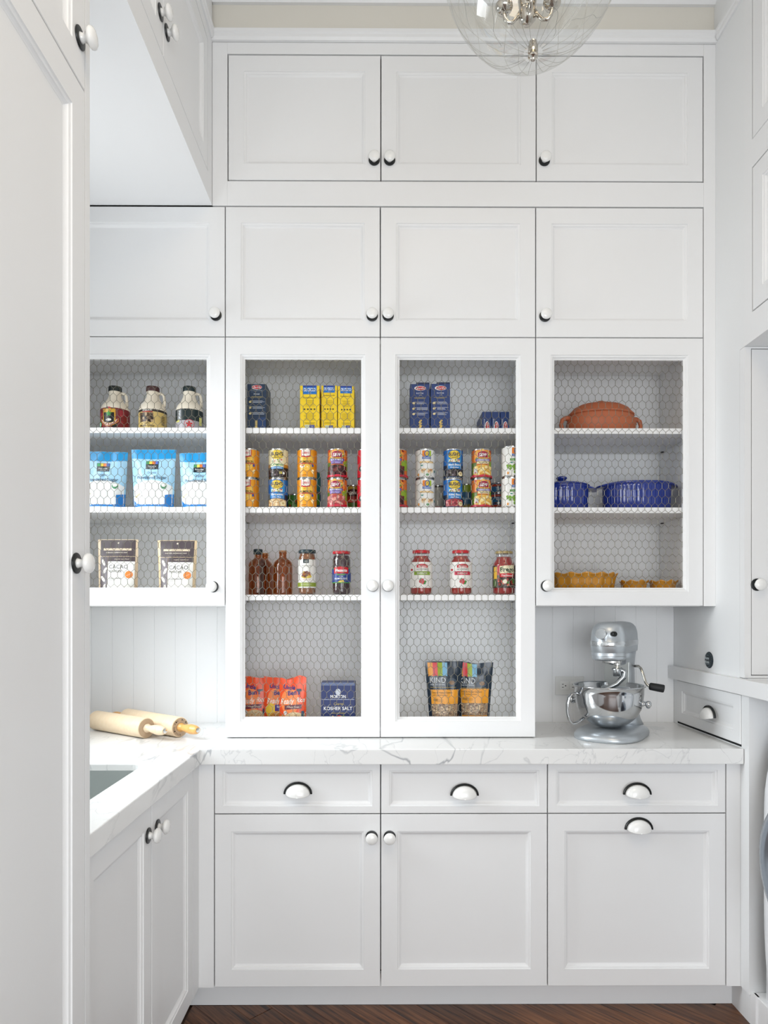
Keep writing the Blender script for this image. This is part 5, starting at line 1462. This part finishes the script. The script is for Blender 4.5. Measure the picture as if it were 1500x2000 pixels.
# ================================================================ GLOBE LAMP
YCH = 1.42
pol = W(1041, 107, YCH)
GA, GB = .198, .25
t = thing('globe_lamp', 'clear glass globe pendant lamp with silver fittings hanging at the top', 'lamp', (pol.x, YCH, pol.z))
def gp_(pa_, th, k=1.0):     # polar angle measured from the bottom pole
    return (GA*k*math.sin(pa_)*math.cos(th), GA*k*math.sin(pa_)*math.sin(th), GB-GB*k*math.cos(pa_))
g = G(); R = []
for i in range(1, 37):
    pa_ = .03+(PI*.88-.03)*(i/36)
    R.append([gp_(pa_, 2*PI*j/56) for j in range(56)])
g.rings(R, True, False, False)
build('glass_globe', g, CLEAR, t, smooth=True)
rr = random.Random(12)
g = G()
for i in range(21):
    th = 2*PI*(i+rr.uniform(-.35, .35))/21; end = rr.uniform(1.3, 2.1); wob = rr.uniform(-.22, .22); ph = rr.uniform(0, 6)
    pts = [gp_(.10+(end-.10)*q/16, th+wob*(q/16)**1.5+.03*math.sin(q*.9+ph), .992) for q in range(17)]
    g.tube(pts, .00045, 4)
for i in range(9):
    th = rr.uniform(0, 2*PI); p0 = rr.uniform(.35, .9); sw_ = rr.uniform(.5, 1.2); dp = rr.uniform(-.3, .5)
    pts = [gp_(p0+dp*q/24+.015*math.sin(q*.55+i), th+sw_*q/24, .992) for q in range(25)]
    g.tube(pts, .0005, 4)
build('wire_netting', g, M('#b9b8b2', .35, .6), t, smooth=True, kind='stuff')
g = G(); g.lathe([(.0, -.013), (.004, -.012), (.0055, -.008), (.010, -.006), (.011, -.003), (.006, -.001), (.0065, .002), (.0105, .004), (.0105, .018), (.0085, .021), (.0085, .027), (.0, .028)], 24, cap0=False, cap1=False)
build('finial', g, NICKEL, t, smooth=True, auto=.8)
ctr = W(1028, 28, YCH)
zb = ctr.z-pol.z
g = G(); g.lathe([(.0, zb-.022), (.010, zb-.020), (.018, zb-.010), (.020, zb+.002), (.015, zb+.012), (.018, zb+.016), (.020, zb+.030), (.012, zb+.036), (.009, zb+.06), (.006, zb+.075), (.006, GB+.28)], 24, (-.012, 0, 0), cap0=False)
build('stem', g, NICKEL, t, smooth=True, auto=.9)
FIL = bpy.data.materials.new('warm_filament'); FIL.use_nodes = True
FIL.node_tree.nodes['Principled BSDF'].inputs['Emission Color'].default_value = (1, .82, .6, 1)
FIL.node_tree.nodes['Principled BSDF'].inputs['Emission Strength'].default_value = 6
for q, th in enumerate((PI*1.03, -PI*.10, -PI*.52)):
    c, s_ = math.cos(th), math.sin(th)
    P0 = lambda r_, z_: (-.012+r_*c, r_*s_, zb+z_)
    g = G(); g.tube([P0(.014, .006), P0(.022, -.008), P0(.032, -.020), P0(.042, -.022), P0(.049, -.014), P0(.051, -.004), P0(.051, .004)], .0042, 10)
    arm = build('arm', g, NICKEL, t, smooth=True)
    g = G(); g.lathe([(.005, -.002), (.0150, .002), (.0185, .008), (.0185, .014), (.0150, .019), (.010, .021), (.010, .078), (.0, .078)], 22, P0(.051, 0), cap1=False); build('candle_cup', g, NICKEL, arm, smooth=True, auto=.8)
    g = G(); g.lathe([(.006, .079), (.012, .093), (.0145, .108), (.011, .125), (.004, .139), (.0, .141)], 18, P0(.051, 0), cap1=False); build('bulb', g, FIL, arm, smooth=True)
g = G(); zt_ = gp_(PI*.88, 0)[2]
g.lathe([(.082, zt_-.004), (.084, zt_), (.080, zt_+.02), (.05, zt_+.04), (.012, zt_+.05), (.012, zt_+.06), (.007, zt_+.062), (.007, ZT-pol.z-.03), (.06, ZT-pol.z-.028), (.065, ZT-pol.z-.001)], 36, cap0=True)
build('canopy_rod', g, NICKEL, t, smooth=True, auto=.8)
